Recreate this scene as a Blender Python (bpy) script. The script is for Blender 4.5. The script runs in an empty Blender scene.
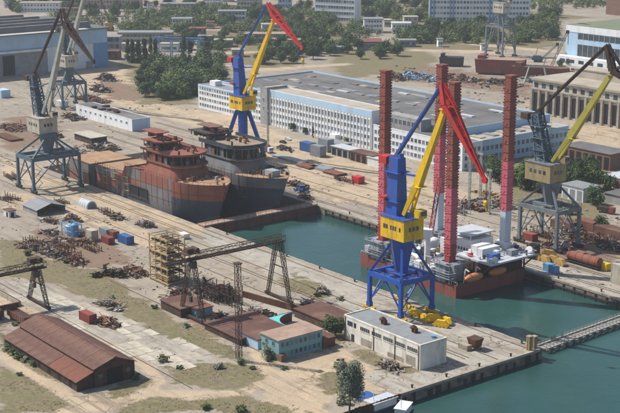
import bpy, bmesh, math, random
import numpy as np
from mathutils import Vector, Matrix, noise as mnoise
random.seed(7)
R = math.radians
scene = bpy.context.scene
C = scene.collection

# ---------------------------------------------------------------- camera
F_PX, HORIZON, CAM_H = 1292.0, -120.0, 135.0        # focal length and horizon in units of the 620 px wide photograph, metres
PITCH = math.atan((206.5 - HORIZON) / F_PX)
YAW = R(-51.9)                                       # world axes follow the quay: X along it, Y across the basin
CAM = Vector((300.0, -277.5, CAM_H))
cd = bpy.data.cameras.new('camera')
cd.sensor_width = 36.0
cd.lens = 36.0 * F_PX / 620.0
cd.clip_start = 1.0
cd.clip_end = 12000.0
cam = bpy.data.objects.new('camera', cd)
C.objects.link(cam)
cam.location = CAM
cam.rotation_euler = (math.pi / 2 - PITCH, 0, -YAW)
scene.camera = cam

# ---------------------------------------------------------------- world and sun
SUN_AZ = Vector((-0.84, -0.54)).normalized()          # where the sun stands (horizontal)
SUN_EL = R(50)
world = bpy.data.worlds.new('World')
scene.world = world
world.use_nodes = True
nt = world.node_tree
nt.nodes.clear()
sky = nt.nodes.new('ShaderNodeTexSky')
sky.sky_type = 'NISHITA'
sky.sun_disc = False
sky.sun_elevation = SUN_EL
sky.sun_rotation = math.atan2(SUN_AZ.x, SUN_AZ.y)
sky.air_density = 1.0
sky.dust_density = 1.5
bg = nt.nodes.new('ShaderNodeBackground')
bg.inputs['Strength'].default_value = 0.095
wo = nt.nodes.new('ShaderNodeOutputWorld')
nt.links.new(sky.outputs[0], bg.inputs[0])
nt.links.new(bg.outputs[0], wo.inputs[0])
sl = bpy.data.lights.new('sun', 'SUN')
sl.energy = 4.2
sl.angle = R(0.5)
sl.color = (1.0, 0.95, 0.87)
sun = bpy.data.objects.new('sun', sl)
C.objects.link(sun)
sd = Vector((SUN_AZ.x * math.cos(SUN_EL), SUN_AZ.y * math.cos(SUN_EL), math.sin(SUN_EL)))
sun.rotation_euler = sd.to_track_quat('Z', 'Y').to_euler()
scene.view_settings.view_transform = 'Standard'
scene.view_settings.look = 'None'
scene.view_settings.exposure = 0.38
scene.view_settings.gamma = 1.0
scene.view_settings.use_curve_mapping = False

# ---------------------------------------------------------------- helpers: survey of the photograph onto the ground
ca, sa, ct, st = math.cos(YAW), math.sin(YAW), math.cos(PITCH), math.sin(PITCH)
def ray(px, py):
    u = (px - 310) / F_PX; v = (py - 206.5) / F_PX
    dy = ct - v * st
    return u * ca + dy * sa, -u * sa + dy * ca, -st - v * ct
def at(px, py, z=0.0):
    r = ray(px, py); t = (z - CAM_H) / r[2]
    return Vector((CAM.x + r[0] * t, CAM.y + r[1] * t, z))
def proj(X, Y, Z=0.0):                                # numpy friendly
    x = X - CAM.x; y = Y - CAM.y; z = Z - CAM_H
    gx = x * ca - y * sa; gy = x * sa + y * ca
    d = gy * ct - z * st
    return 310 + F_PX * gx / d, 206.5 - F_PX * (z * ct + gy * st) / d

# ---------------------------------------------------------------- helpers: meshes
class MB:
    def __init__(s):
        s.v = []; s.f = []; s.m = []
    def _add(s, vs, fs, m=0):
        n = len(s.v)
        s.v.extend([tuple(p) for p in vs])
        s.f.extend([tuple(i + n for i in f) for f in fs])
        s.m.extend([m] * len(fs))
        return s
    BF = [(0,3,2,1),(4,5,6,7),(0,1,5,4),(1,2,6,5),(2,3,7,6),(3,0,4,7)]
    def box(s, x0, x1, y0, y1, z0, z1, m=0):
        return s._add([(x0,y0,z0),(x1,y0,z0),(x1,y1,z0),(x0,y1,z0),(x0,y0,z1),(x1,y0,z1),(x1,y1,z1),(x0,y1,z1)], MB.BF, m)
    def cbox(s, c, sz, rz=0, m=0, tilt=None):
        M = Matrix.Rotation(rz, 3, 'Z')
        if tilt: M = M @ Matrix.Rotation(tilt[0], 3, 'X') @ Matrix.Rotation(tilt[1], 3, 'Y')
        c = Vector(c); h = [q / 2 for q in sz]
        pts = [c + M @ Vector((i*h[0], j*h[1], k*h[2])) for k in (-1,1) for (i,j) in ((-1,-1),(1,-1),(1,1),(-1,1))]
        return s._add(pts, MB.BF, m)
    def bar(s, p, q, w, h=None, m=0, w2=None, h2=None):
        h = h or w; w2 = w2 or w; h2 = h2 or h
        p = Vector(p); q = Vector(q); d = (q - p)
        if d.length < 1e-6: return s
        d.normalize()
        side = d.cross(Vector((0,0,1)))
        if side.length < 1e-3: side = Vector((1,0,0))
        side.normalize(); up = side.cross(d).normalized()
        a = [p + side*i*w/2 + up*j*h/2 for (i,j) in ((-1,-1),(1,-1),(1,1),(-1,1))]
        b = [q + side*i*w2/2 + up*j*h2/2 for (i,j) in ((-1,-1),(1,-1),(1,1),(-1,1))]
        return s._add(a + b, MB.BF, m)
    def tube(s, p, q, r, n=8, r2=None, m=0, cap=True):
        r2 = r if r2 is None else r2
        p = Vector(p); q = Vector(q); d = (q - p).normalized()
        side = d.cross(Vector((0,0,1)))
        if side.length < 1e-3: side = Vector((1,0,0))
        side.normalize(); up = side.cross(d)
        vs = []
        for c, rr in ((p, r), (q, r2)):
            for i in range(n):
                a = 2*math.pi*i/n
                vs.append(c + (side*math.cos(a) + up*math.sin(a))*rr)
        fs = [(i, (i+1) % n, n+(i+1) % n, n+i) for i in range(n)]
        if cap: fs += [tuple(range(n-1,-1,-1)), tuple(range(n, 2*n))]
        return s._add(vs, fs, m)
    def lathe(s, prof, c=(0,0,0), n=12, m=0):
        vs = []; fs = []
        for (r, z) in prof:
            for i in range(n):
                a = 2*math.pi*i/n
                vs.append((c[0]+r*math.cos(a), c[1]+r*math.sin(a), c[2]+z))
        for k in range(len(prof)-1):
            for i in range(n):
                fs.append((k*n+i, k*n+(i+1) % n, (k+1)*n+(i+1) % n, (k+1)*n+i))
        fs.append(tuple(range(n-1,-1,-1))); L = (len(prof)-1)*n
        fs.append(tuple(range(L, L+n)))
        return s._add(vs, fs, m)
    def prism(s, pts, z0, z1, m=0):                    # pts counter-clockwise (x, y)
        n = len(pts)
        vs = [(x,y,z0) for x,y in pts] + [(x,y,z1) for x,y in pts]
        fs = [tuple(range(n-1,-1,-1)), tuple(range(n,2*n))] + [(i,(i+1)%n,n+(i+1)%n,n+i) for i in range(n)]
        return s._add(vs, fs, m)
    def xprism(s, prof, x0, x1, m=0):                  # prof (y, z), extruded along x
        n = len(prof)
        vs = [(x0,y,z) for y,z in prof] + [(x1,y,z) for y,z in prof]
        fs = [tuple(range(n-1,-1,-1)), tuple(range(n,2*n))] + [(i,(i+1)%n,n+(i+1)%n,n+i) for i in range(n)]
        return s._add(vs, fs, m)
    def yprism(s, prof, y0, y1, m=0):                  # prof (x, z), extruded along y
        n = len(prof)
        vs = [(x,y0,z) for x,z in prof] + [(x,y1,z) for x,z in prof]
        fs = [tuple(range(n)), tuple(range(2*n-1,n-1,-1))] + [((i+1)%n,i,n+i,n+(i+1)%n) for i in range(n)]
        return s._add(vs, fs, m)
    def quad(s, a, b, c, d, m=0):
        return s._add([a,b,c,d], [(0,1,2,3)], m)
    def truss(s, p, q, w, h, bays, t, m=0, h2=None):   # four-chord lattice girder
        p = Vector(p); q = Vector(q); d = (q-p).normalized()
        side = d.cross(Vector((0,0,1)))
        if side.length < 1e-3: side = Vector((1,0,0))
        side.normalize(); up = side.cross(d).normalized()
        def node(k, i, j):
            u = k / bays
            hh = h + ((h2 if h2 is not None else h) - h)*u
            ww = w * (1 if h2 is None else hh / h)
            return p + (q-p)*u + side*i*ww/2 + up*j*hh/2
        cs = ((-1,-1),(1,-1),(1,1),(-1,1))
        for c in cs: s.bar(node(0,*c), node(bays,*c), t, t, m)
        for k in range(bays+1):
            for a in range(4): s.bar(node(k,*cs[a]), node(k,*cs[(a+1)%4]), t*.6, t*.6, m)
        for k in range(bays):
            for a in range(4):
                c0, c1 = cs[a], cs[(a+1)%4]
                if k % 2: c0, c1 = c1, c0
                s.bar(node(k,*c0), node(k+1,*c1), t*.6, t*.6, m)
        return s
    def mesh(s, name, mats):
        me = bpy.data.meshes.new(name)
        me.from_pydata(s.v, [], s.f)
        mats = mats if isinstance(mats, (list, tuple)) else [mats]
        for mm in mats: me.materials.append(mm)
        if len(mats) > 1: me.polygons.foreach_set('material_index', s.m)
        bm = bmesh.new(); bm.from_mesh(me)
        bmesh.ops.recalc_face_normals(bm, faces=bm.faces)
        bm.to_mesh(me); bm.free()
        return me
    def build(s, name, mats, parent=None, loc=(0,0,0), smooth=False):
        me = s.mesh(name, mats)
        if smooth: me.polygons.foreach_set('use_smooth', [True]*len(me.polygons))
        return link(name, me, parent, loc)

def link(name, me, parent=None, loc=(0,0,0), rz=0, sc=None):
    o = bpy.data.objects.new(name, me)
    C.objects.link(o)
    o.parent = parent; o.location = loc; o.rotation_euler = (0,0,rz)
    if sc: o.scale = sc
    return o
def tag(o, label=None, cat=None, group=None, kind=None):
    if label: o['label'] = label
    if cat: o['category'] = cat
    if group: o['group'] = group
    if kind: o['kind'] = kind
    return o
def thing(name, label, cat, loc=(0,0,0), rz=0, group=None):
    o = link(name, None, None, loc, rz)
    o.empty_display_size = 1.0
    return tag(o, label, cat, group)
def copy_tree(src, parent=None):
    c = src.copy(); C.objects.link(c); c.parent = parent
    for ch in list(src.children): copy_tree(ch, c)
    return c

# ---------------------------------------------------------------- materials
MATS = {}
def mat(name, col, rough=0.8, col2=None, amt=0.5, scale=0.3, stain=None, stain_amt=0.0, stain_scale=0.15, metal=0.0,
        bump=0.0, bscale=4.0, streak=False, rnd=0.0, spec=0.3, stretch=None, thr=0.55):
    if name in MATS: return MATS[name]
    m = bpy.data.materials.new(name); m.use_nodes = True
    t = m.node_tree; N = t.nodes; L = t.links
    b = N['Principled BSDF']
    b.inputs['Roughness'].default_value = rough
    b.inputs['Metallic'].default_value = metal
    b.inputs['Specular IOR Level'].default_value = spec
    tc = N.new('ShaderNodeTexCoord'); co = tc.outputs['Object']
    mp = N.new('ShaderNodeMapping'); L.new(co, mp.inputs[0]); co = mp.outputs[0]
    if stretch: mp.inputs['Scale'].default_value = stretch
    c1 = (*col, 1); c2 = (*(col2 or tuple(q*0.72 for q in col)), 1)
    n1 = N.new('ShaderNodeTexNoise'); n1.inputs['Scale'].default_value = scale; n1.inputs['Detail'].default_value = 6; n1.inputs['Roughness'].default_value = 0.65
    L.new(co, n1.inputs['Vector'])
    r1 = N.new('ShaderNodeMapRange'); r1.inputs[1].default_value = 0.36; r1.inputs[2].default_value = 0.64; r1.inputs[4].default_value = amt
    L.new(n1.outputs[0], r1.inputs[0])
    mx = N.new('ShaderNodeMix'); mx.data_type = 'RGBA'
    mx.inputs[6].default_value = c1; mx.inputs[7].default_value = c2
    L.new(r1.outputs[0], mx.inputs[0]); out = mx.outputs[2]
    if stain:
        n2 = N.new('ShaderNodeTexNoise'); n2.inputs['Scale'].default_value = stain_scale; n2.inputs['Detail'].default_value = 8; n2.inputs['Roughness'].default_value = 0.7
        mp2 = N.new('ShaderNodeMapping'); L.new(tc.outputs['Object'], mp2.inputs[0])
        mp2.inputs['Location'].default_value = (13.7, 5.1, 2.2)
        if streak: mp2.inputs['Scale'].default_value = (1, 1, 0.18)
        L.new(mp2.outputs[0], n2.inputs['Vector'])
        r2 = N.new('ShaderNodeMapRange'); r2.inputs[1].default_value = thr - 0.07; r2.inputs[2].default_value = thr + 0.1; r2.inputs[4].default_value = stain_amt
        L.new(n2.outputs[0], r2.inputs[0])
        m2 = N.new('ShaderNodeMix'); m2.data_type = 'RGBA'; m2.inputs[7].default_value = (*stain, 1)
        L.new(r2.outputs[0], m2.inputs[0]); L.new(out, m2.inputs[6]); out = m2.outputs[2]
    if rnd:
        oi = N.new('ShaderNodeObjectInfo')
        hs = N.new('ShaderNodeHueSaturation')
        a = N.new('ShaderNodeMapRange'); a.inputs[3].default_value = 1 - rnd; a.inputs[4].default_value = 1 + rnd
        L.new(oi.outputs['Random'], a.inputs[0]); L.new(a.outputs[0], hs.inputs['Value'])
        b2 = N.new('ShaderNodeMath'); b2.operation = 'MULTIPLY_ADD'; b2.inputs[1].default_value = 0.06*rnd; b2.inputs[2].default_value = 0.5-0.03*rnd
        L.new(oi.outputs['Random'], b2.inputs[0]); L.new(b2.outputs[0], hs.inputs['Hue'])
        L.new(out, hs.inputs['Color']); out = hs.outputs[0]
    L.new(out, b.inputs['Base Color'])
    if bump:
        n3 = N.new('ShaderNodeTexNoise'); n3.inputs['Scale'].default_value = bscale; n3.inputs['Detail'].default_value = 5
        L.new(co, n3.inputs['Vector'])
        bp = N.new('ShaderNodeBump'); bp.inputs['Strength'].default_value = bump; bp.inputs['Distance'].default_value = 0.3
        L.new(n3.outputs[0], bp.inputs['Height']); L.new(bp.outputs[0], b.inputs['Normal'])
    MATS[name] = m
    return m

RUST = (0.13, 0.055, 0.03)
mat('concrete', (0.40, 0.35, 0.28), 0.9, (0.27, 0.235, 0.19), 0.8, 0.5, (0.14, 0.10, 0.07), 0.5, 0.2)
mat('old_wall', (0.78, 0.75, 0.68), 0.85, (0.60, 0.57, 0.50), 0.6, 0.5, (0.30, 0.24, 0.17), 0.55, 0.35, streak=True)
mat('white_wall', (0.78, 0.80, 0.81), 0.8, (0.66, 0.68, 0.70), 0.6, 0.12, (0.40, 0.38, 0.34), 0.35, 0.2, streak=True)
mat('white_paint', (0.70, 0.71, 0.71), 0.55, (0.52, 0.53, 0.54), 0.6, 0.4)
mat('pale_blue_wall', (0.43, 0.60, 0.76), 0.75, (0.35, 0.50, 0.65), 0.6, 0.12, (0.30, 0.32, 0.33), 0.3, 0.2, streak=True)
mat('grey_wall', (0.34, 0.34, 0.33), 0.85, (0.23, 0.23, 0.23), 0.7, 0.3, (0.17, 0.13, 0.10), 0.4, 0.3, streak=True)
mat('glass', (0.03, 0.045, 0.06), 0.25, (0.09, 0.10, 0.11), 0.6, 0.6, rnd=0.5, spec=0.5)
mat('dark', (0.018, 0.018, 0.02), 0.9)
mat('bitumen', (0.105, 0.105, 0.11), 0.9, (0.165, 0.16, 0.155), 0.9, 0.07, (0.22, 0.20, 0.175), 0.6, 0.05, bump=0.15)
mat('tan_roof', (0.42, 0.37, 0.30), 0.9, (0.33, 0.285, 0.23), 0.8, 0.08, (0.22, 0.19, 0.16), 0.5, 0.08)
mat('grey_roof', (0.25, 0.27, 0.28), 0.7, (0.19, 0.20, 0.21), 0.6, 0.2, (0.19, 0.14, 0.10), 0.4, 0.25)
mat('rust_roof', (0.135, 0.065, 0.05), 0.85, (0.09, 0.045, 0.036), 0.8, 0.16, (0.215, 0.13, 0.09), 0.65, 0.12, stretch=(0.4, 1.6, 1))
mat('rust_roof_red', (0.20, 0.075, 0.045), 0.85, (0.13, 0.055, 0.04), 0.8, 0.2, (0.26, 0.15, 0.11), 0.4, 0.2)
mat('rust', RUST, 0.9, (0.07, 0.035, 0.022), 0.9, 0.6, (0.21, 0.105, 0.055), 0.6, 0.5, bump=0.2, rnd=0.3)
mat('rust_dark', (0.065, 0.042, 0.033), 0.9, (0.035, 0.026, 0.022), 0.9, 0.6, (0.13, 0.065, 0.04), 0.6, 0.5, rnd=0.3)
mat('steel_dark', (0.06, 0.058, 0.056), 0.7, (0.035, 0.034, 0.033), 0.7, 0.5, (0.12, 0.065, 0.04), 0.6, 0.4)
mat('red_lead', (0.27, 0.085, 0.06), 0.8, (0.20, 0.068, 0.05), 0.8, 0.25, (0.22, 0.13, 0.085), 0.75, 0.22, streak=True, thr=.52)
mat('hull_grey', (0.175, 0.19, 0.205), 0.75, (0.125, 0.135, 0.145), 0.8, 0.25, (0.19, 0.11, 0.075), 0.7, 0.22, streak=True, thr=.54)
mat('hull_blue', (0.05, 0.075, 0.105), 0.6, (0.036, 0.05, 0.07), 0.7, 0.15, (0.09, 0.055, 0.045), 0.5, 0.3, streak=True)
mat('deck_tan', (0.40, 0.26, 0.155), 0.9, (0.30, 0.185, 0.105), 0.8, 0.15, (0.23, 0.12, 0.07), 0.6, 0.2, bump=0.1)
mat('deck_grey_tan', (0.32, 0.25, 0.175), 0.9, (0.23, 0.175, 0.125), 0.8, 0.15, (0.17, 0.10, 0.07), 0.6, 0.2, bump=0.1)
mat('crane_blue', (0.022, 0.095, 0.42), 0.5, (0.022, 0.075, 0.31), 0.6, 0.25, (0.10, 0.075, 0.075), 0.7, 0.35, spec=0.35, streak=True, thr=.57)
mat('crane_yellow', (0.78, 0.50, 0.015), 0.5, (0.66, 0.40, 0.015), 0.6, 0.25, (0.27, 0.14, 0.05), 0.75, 0.35, spec=0.35, streak=True, thr=.56)
mat('crane_red', (0.58, 0.03, 0.03), 0.45, (0.38, 0.02, 0.02), 0.6, 0.25, (0.22, 0.06, 0.04), 0.7, 0.35, spec=0.35, streak=True, thr=.56)
mat('crane_grey', (0.17, 0.205, 0.23), 0.65, (0.11, 0.14, 0.16), 0.7, 0.25, (0.14, 0.085, 0.055), 0.65, 0.4, spec=0.4)
mat('crane_teal', (0.085, 0.15, 0.20), 0.65, (0.06, 0.10, 0.135), 0.7, 0.25, (0.13, 0.09, 0.065), 0.6, 0.4, spec=0.4)
mat('crane_pale', (0.38, 0.40, 0.37), 0.65, (0.27, 0.29, 0.27), 0.7, 0.3, (0.20, 0.13, 0.08), 0.5, 0.4)
mat('crane_cream', (0.50, 0.47, 0.38), 0.7, (0.38, 0.35, 0.28), 0.7, 0.3, (0.20, 0.14, 0.09), 0.5, 0.4, streak=True)
mat('house_tan', (0.36, 0.29, 0.15), 0.7, (0.27, 0.21, 0.11), 0.7, 0.3, (0.16, 0.12, 0.08), 0.5, 0.4, streak=True)
mat('dull_yellow', (0.42, 0.37, 0.06), 0.6, (0.33, 0.29, 0.06), 0.7, 0.25, (0.22, 0.17, 0.07), 0.5, 0.4)
mat('ochre', (0.46, 0.31, 0.10), 0.75, (0.36, 0.22, 0.06), 0.8, 0.3, (0.20, 0.11, 0.05), 0.6, 0.4)
mat('scaffold', (0.46, 0.34, 0.17), 0.8, (0.34, 0.25, 0.13), 0.8, 0.4, (0.22, 0.14, 0.08), 0.5, 0.4)
mat('leg_red', (0.34, 0.055, 0.055), 0.6, (0.24, 0.04, 0.04), 0.7, 0.12, (0.18, 0.05, 0.04), 0.5, 0.2, streak=True)
mat('leg_pink', (0.56, 0.13, 0.17), 0.6, (0.42, 0.10, 0.13), 0.7, 0.12, (0.28, 0.08, 0.08), 0.4, 0.2, streak=True)
mat('leg_brown', (0.29, 0.085, 0.065), 0.7, (0.20, 0.06, 0.05), 0.8, 0.15, (0.11, 0.05, 0.035), 0.5, 0.2, streak=True)
mat('leg_white', (0.50, 0.57, 0.63), 0.6, (0.42, 0.48, 0.54), 0.7, 0.2)
mat('container_blue', (0.03, 0.12, 0.36), 0.6, (0.03, 0.09, 0.26), 0.6, 0.4, (0.15, 0.10, 0.07), 0.4, 0.4, rnd=0.2)
mat('sky_blue_paint', (0.14, 0.33, 0.58), 0.6, (0.11, 0.26, 0.46), 0.6, 0.4, (0.25, 0.2, 0.15), 0.4, 0.4)
mat('container_red', (0.25, 0.06, 0.05), 0.65, (0.22, 0.045, 0.035), 0.6, 0.4, (0.16, 0.08, 0.05), 0.4, 0.4, rnd=0.2)
mat('container_grey', (0.28, 0.31, 0.34), 0.65, (0.21, 0.23, 0.25), 0.6, 0.4, (0.17, 0.11, 0.08), 0.4, 0.4, rnd=0.2)
mat('orange', (0.62, 0.22, 0.09), 0.5, (0.52, 0.19, 0.09), 0.5, 0.6)
mat('teal_wall', (0.19, 0.36, 0.40), 0.75, (0.16, 0.29, 0.33), 0.6, 0.3, (0.30, 0.31, 0.29), 0.35, 0.4, streak=True)
mat('teal_bright', (0.16, 0.56, 0.54), 0.5, (0.13, 0.47, 0.46), 0.5, 0.5)
mat('pink_roof', (0.39, 0.275, 0.215), 0.9, (0.29, 0.205, 0.16), 0.8, 0.25, (0.22, 0.14, 0.10), 0.5, 0.3)
mat('green_roof', (0.17, 0.20, 0.115), 0.85, (0.14, 0.155, 0.10), 0.8, 0.05, (0.23, 0.22, 0.17), 0.5, 0.05)
mat('brick_brown', (0.22, 0.12, 0.085), 0.9, (0.16, 0.09, 0.065), 0.8, 0.3)
mat('pink_wall', (0.50, 0.36, 0.32), 0.85, (0.42, 0.31, 0.28), 0.6, 0.2)
mat('trunk', (0.10, 0.075, 0.055), 0.95, (0.06, 0.045, 0.035), 0.8, 2.0)
mat('pontoon', (0.34, 0.33, 0.31), 0.9, (0.24, 0.23, 0.22), 0.8, 0.4, (0.14, 0.11, 0.09), 0.5, 0.5)
mat('fender', (0.06, 0.05, 0.045), 0.95)
mat('rail_steel', (0.12, 0.085, 0.065), 0.6, (0.08, 0.06, 0.05), 0.6, 0.8)
mat('pale_tarp', (0.50, 0.53, 0.56), 0.7, (0.38, 0.40, 0.43), 0.7, 0.5)

def leafmat(name, c1, c2, rnd=0.35):
    m = bpy.data.materials.new(name); m.use_nodes = True
    t = m.node_tree; N = t.nodes; L = t.links; b = N['Principled BSDF']
    b.inputs['Roughness'].default_value = 0.75; b.inputs['Specular IOR Level'].default_value = 0.15
    tc = N.new('ShaderNodeTexCoord')
    n1 = N.new('ShaderNodeTexNoise'); n1.inputs['Scale'].default_value = 0.7; n1.inputs['Detail'].default_value = 4
    L.new(tc.outputs['Object'], n1.inputs['Vector'])
    r1 = N.new('ShaderNodeMapRange'); r1.inputs[1].default_value = .35; r1.inputs[2].default_value = .65; L.new(n1.outputs[0], r1.inputs[0])
    mx = N.new('ShaderNodeMix'); mx.data_type = 'RGBA'; mx.inputs[6].default_value = (*c1, 1); mx.inputs[7].default_value = (*c2, 1)
    L.new(r1.outputs[0], mx.inputs[0])
    oi = N.new('ShaderNodeObjectInfo'); hs = N.new('ShaderNodeHueSaturation')
    a = N.new('ShaderNodeMapRange'); a.inputs[3].default_value = 1-rnd; a.inputs[4].default_value = 1+rnd
    L.new(oi.outputs['Random'], a.inputs[0]); L.new(a.outputs[0], hs.inputs['Value'])
    w = N.new('ShaderNodeMath'); w.operation = 'MULTIPLY_ADD'; w.inputs[1].default_value = -0.04; w.inputs[2].default_value = 0.52
    L.new(oi.outputs['Random'], w.inputs[0]); L.new(w.outputs[0], hs.inputs['Hue'])
    L.new(mx.outputs[2], hs.inputs['Color']); L.new(hs.outputs[0], b.inputs['Base Color'])
    MATS[name] = m
leafmat('leaf_mid', (0.055, 0.085, 0.033), (0.09, 0.125, 0.05))
leafmat('leaf_dark', (0.036, 0.062, 0.030), (0.06, 0.092, 0.042))
leafmat('leaf_light', (0.09, 0.135, 0.035), (0.13, 0.17, 0.05))
leafmat('leaf_grey', (0.20, 0.215, 0.15), (0.27, 0.28, 0.20), .12)
M = MATS

# ================================================================ THE SETTING
QX = 58.0                                             # end of the near pier
DOCK_X0, DOCK_Y0, DOCK_Y1, SILL = -262.0, -2.0, 55.5, -120.0
WATER_Z = -3.2

# ---- ground cover, drawn as areas on the ground (grass, concrete, warm dirt, rusty dirt)
def inpoly(px, py, poly):
    r = np.zeros(px.shape, bool); n = len(poly); j = n-1
    for i in range(n):
        xi, yi = poly[i]; xj, yj = poly[j]
        if yi != yj:
            r ^= ((yi > py) != (yj > py)) & (px < (xj-xi)*(py-yi)/(yj-yi) + xi)
        j = i
    return r
def nearline(px, py, pts, w):
    best = np.full(px.shape, 1e9)
    for (x0,y0),(x1,y1) in zip(pts[:-1], pts[1:]):
        dx, dy = x1-x0, (y1-y0)
        t = np.clip(((px-x0)*dx + (py-y0)*dy)/(dx*dx+dy*dy), 0, 1)
        d = np.hypot(px-x0-t*dx, (py-y0-t*dy)*1.8)
        best = np.minimum(best, d)
    return np.clip(1.5 - best/w, 0, 1)
GRASS = [[(0,238),(22,240),(50,258),(75,268),(105,270),(135,298),(120,306),(60,286),(30,280),(0,268)],
         [(100,280),(128,292),(165,312),(205,335),(240,350),(250,362),(222,356),(170,338),(120,314)],
         [(168,366),(200,361),(258,366),(270,375),(255,388),(212,391),(180,384)],
         [(0,362),(30,376),(72,402),(66,413),(0,413)], [(0,325),(0,352),(60,385),(74,390),(40,360)],
         [(130,400),(230,396),(300,406),(320,413),(118,413)], [(100,392),(150,378),(158,386),(140,396),(110,399)],
         [(282,276),(310,278),(335,296),(318,302),(290,290)], [(258,330),(276,330),(280,368),(262,366)],
         [(318,375),(345,362),(366,372),(352,392),(325,395)], [(325,318),(345,318),(345,345),(328,342)],
         [(350,352),(372,352),(420,368),(418,374),(385,370)],
         [(120,60),(225,60),(235,90),(196,92),(194,104),(140,104)], [(225,30),(300,28),(300,66),(262,68),(225,60)],
         [(-10,-10),(300,-10),(300,28),(220,40),(110,30),(40,24),(-10,20)], [(290,-10),(450,-10),(450,28),(360,26),(345,50),(290,50)],
         [(410,20),(560,12),(560,48),(500,50),(410,50)], [(505,150),(612,155),(612,205),(590,222),(520,210),(505,200)],
         [(330,52),(420,45),(440,62),(395,74),(340,78)], [(520,-10),(640,-10),(640,14),(560,20),(520,30)]]
CONC = [[(0,282),(40,282),(75,300),(120,318),(160,332),(205,348),(216,362),(190,368),(150,366),(110,345),(75,326),(30,304),(0,300)],
        [(206,228),(240,242),(540,352),(400,394),(365,372),(430,360),(330,300),(250,262),(200,240)],
        [(230,292),(300,300),(340,318),(300,330),(240,318)],
        [(320,208),(620,300),(620,286),(470,240),(380,214)]]
DIRT = [[(0,158),(70,186),(205,227),(200,236),(60,196),(0,172)], [(0,190),(60,200),(200,250),(180,262),(60,215),(0,205)],
        [(265,372),(290,368),(330,395),(325,413),(285,413),(270,395)], [(285,362),(345,348),(400,385),(340,398),(300,380)],
        [(180,118),(225,112),(320,150),(470,195),(460,215),(330,200),(260,172)],
        [(545,128),(620,125),(620,185),(600,180)], [(60,70),(130,66),(140,100),(200,112),(190,125),(110,104)]]
RUSTY = [[(0,118),(25,114),(62,120),(62,140),(20,150),(0,146)], [(95,82),(120,80),(170,100),(110,100)], [(30,232),(80,228),(112,238),(135,262),(80,268),(50,255)],
         [(175,305),(240,320),(262,345),(200,335)], [(440,66),(540,86),(530,98),(440,84)], [(525,255),(560,215),(620,225),(620,275),(580,262)],
         [(395,62),(440,66),(440,82),(400,82)]]
ROADS = [[(0,354),(40,379),(76,399),(112,404),(150,392),(158,381),(148,371)], [(60,413),(110,405),(150,393),(195,396),(245,392),(272,378),(264,366),(256,352)],
         [(0,300),(40,318),(110,345),(150,368)], [(272,378),(290,400),(300,413)]]
FAR_ROADS = [[(196,54),(240,53),(300,49),(360,43),(440,41),(560,52)], [(104,60),(112,40),(160,28),(235,30),(300,36)], [(0,20),(60,16),(160,20)], [(410,50),(480,52),(560,60)], [(225,66),(262,70),(350,64)]]
def cover(X, Y):
    px, py = proj(X, Y)
    front = (X-CAM.x)*sa + (Y-CAM.y)*ca > 60
    px = np.where(front, px, -999); py = np.where(front, py, -999)
    jx = np.zeros_like(px); jy = np.zeros_like(px)
    for k in range(len(px)):                          # ragged edges
        v = mnoise.noise_vector((X[k]*0.12, Y[k]*0.12, 1.3)) + mnoise.noise_vector((X[k]*0.45, Y[k]*0.45, 7.3))*0.5
        jx[k] = v[0]*7; jy[k] = v[1]*4
    s = np.clip((py+120)/330, 0.3, 1.5)
    qx, qy = px+jx*s, py+jy*s
    out = np.zeros((len(px), 4), np.float32)
    for ch, polys in enumerate((GRASS, CONC, DIRT, RUSTY)):
        a = np.zeros(px.shape, bool)
        for p in polys: a |= inpoly(qx, qy, p)
        out[:, ch] = a
    rd = np.zeros_like(px)
    for r in ROADS: rd = np.maximum(rd, nearline(px+jx*.35, py+jy*.35, r, 7.0))
    for r in FAR_ROADS: rd = np.maximum(rd, nearline(px, py, r, 2.2))
    out[:, 2] = np.maximum(out[:, 2], rd); out[:, 0] *= (1-rd); out[:, 1] *= (1-rd*.7); out[:, 3] *= (1-rd)
    return out

def grid_patch(vs, fs, cols, x0, x1, y0, y1, res):
    nx = max(1, round((x1-x0)/res)); ny = max(1, round((y1-y0)/res))
    xs = np.linspace(x0, x1, nx+1); ys = np.linspace(y0, y1, ny+1)
    XX, YY = np.meshgrid(xs, ys)
    n = len(vs); X = XX.ravel(); Y = YY.ravel()
    vs.extend(zip(X.tolist(), Y.tolist(), [0.0]*len(X)))
    for j in range(ny):
        for i in range(nx):
            a = n + j*(nx+1) + i
            fs.append((a, a+1, a+nx+2, a+nx+1))
    cols.append(cover(X, Y) if res < 20 else np.zeros((len(X),4), np.float32))
vs, fs, cols = [], [], []
grid_patch(vs, fs, cols, -310, QX, -150, DOCK_Y0, 1.7)
grid_patch(vs, fs, cols, SILL, QX, DOCK_Y0, 0, 1.7)
grid_patch(vs, fs, cols, -310, DOCK_X0, DOCK_Y0, DOCK_Y1, 3)
grid_patch(vs, fs, cols, -310, 160, DOCK_Y1, 330, 3)
grid_patch(vs, fs, cols, -760, -310, -150, 760, 6)
grid_patch(vs, fs, cols, -310, 160, 330, 760, 6)
for q in ((-2400,-760,-2400,2400), (-760,QX-4,-2400,-150), (-760,160,760,2400), (160,2400,DOCK_Y1,2400)):
    grid_patch(vs, fs, cols, *q, 1e5)
me = bpy.data.meshes.new('ground'); me.from_pydata(vs, [], fs)
at_ = me.color_attributes.new('cover', 'FLOAT_COLOR', 'POINT')
at_.data.foreach_set('color', np.concatenate(cols).ravel())

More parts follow.
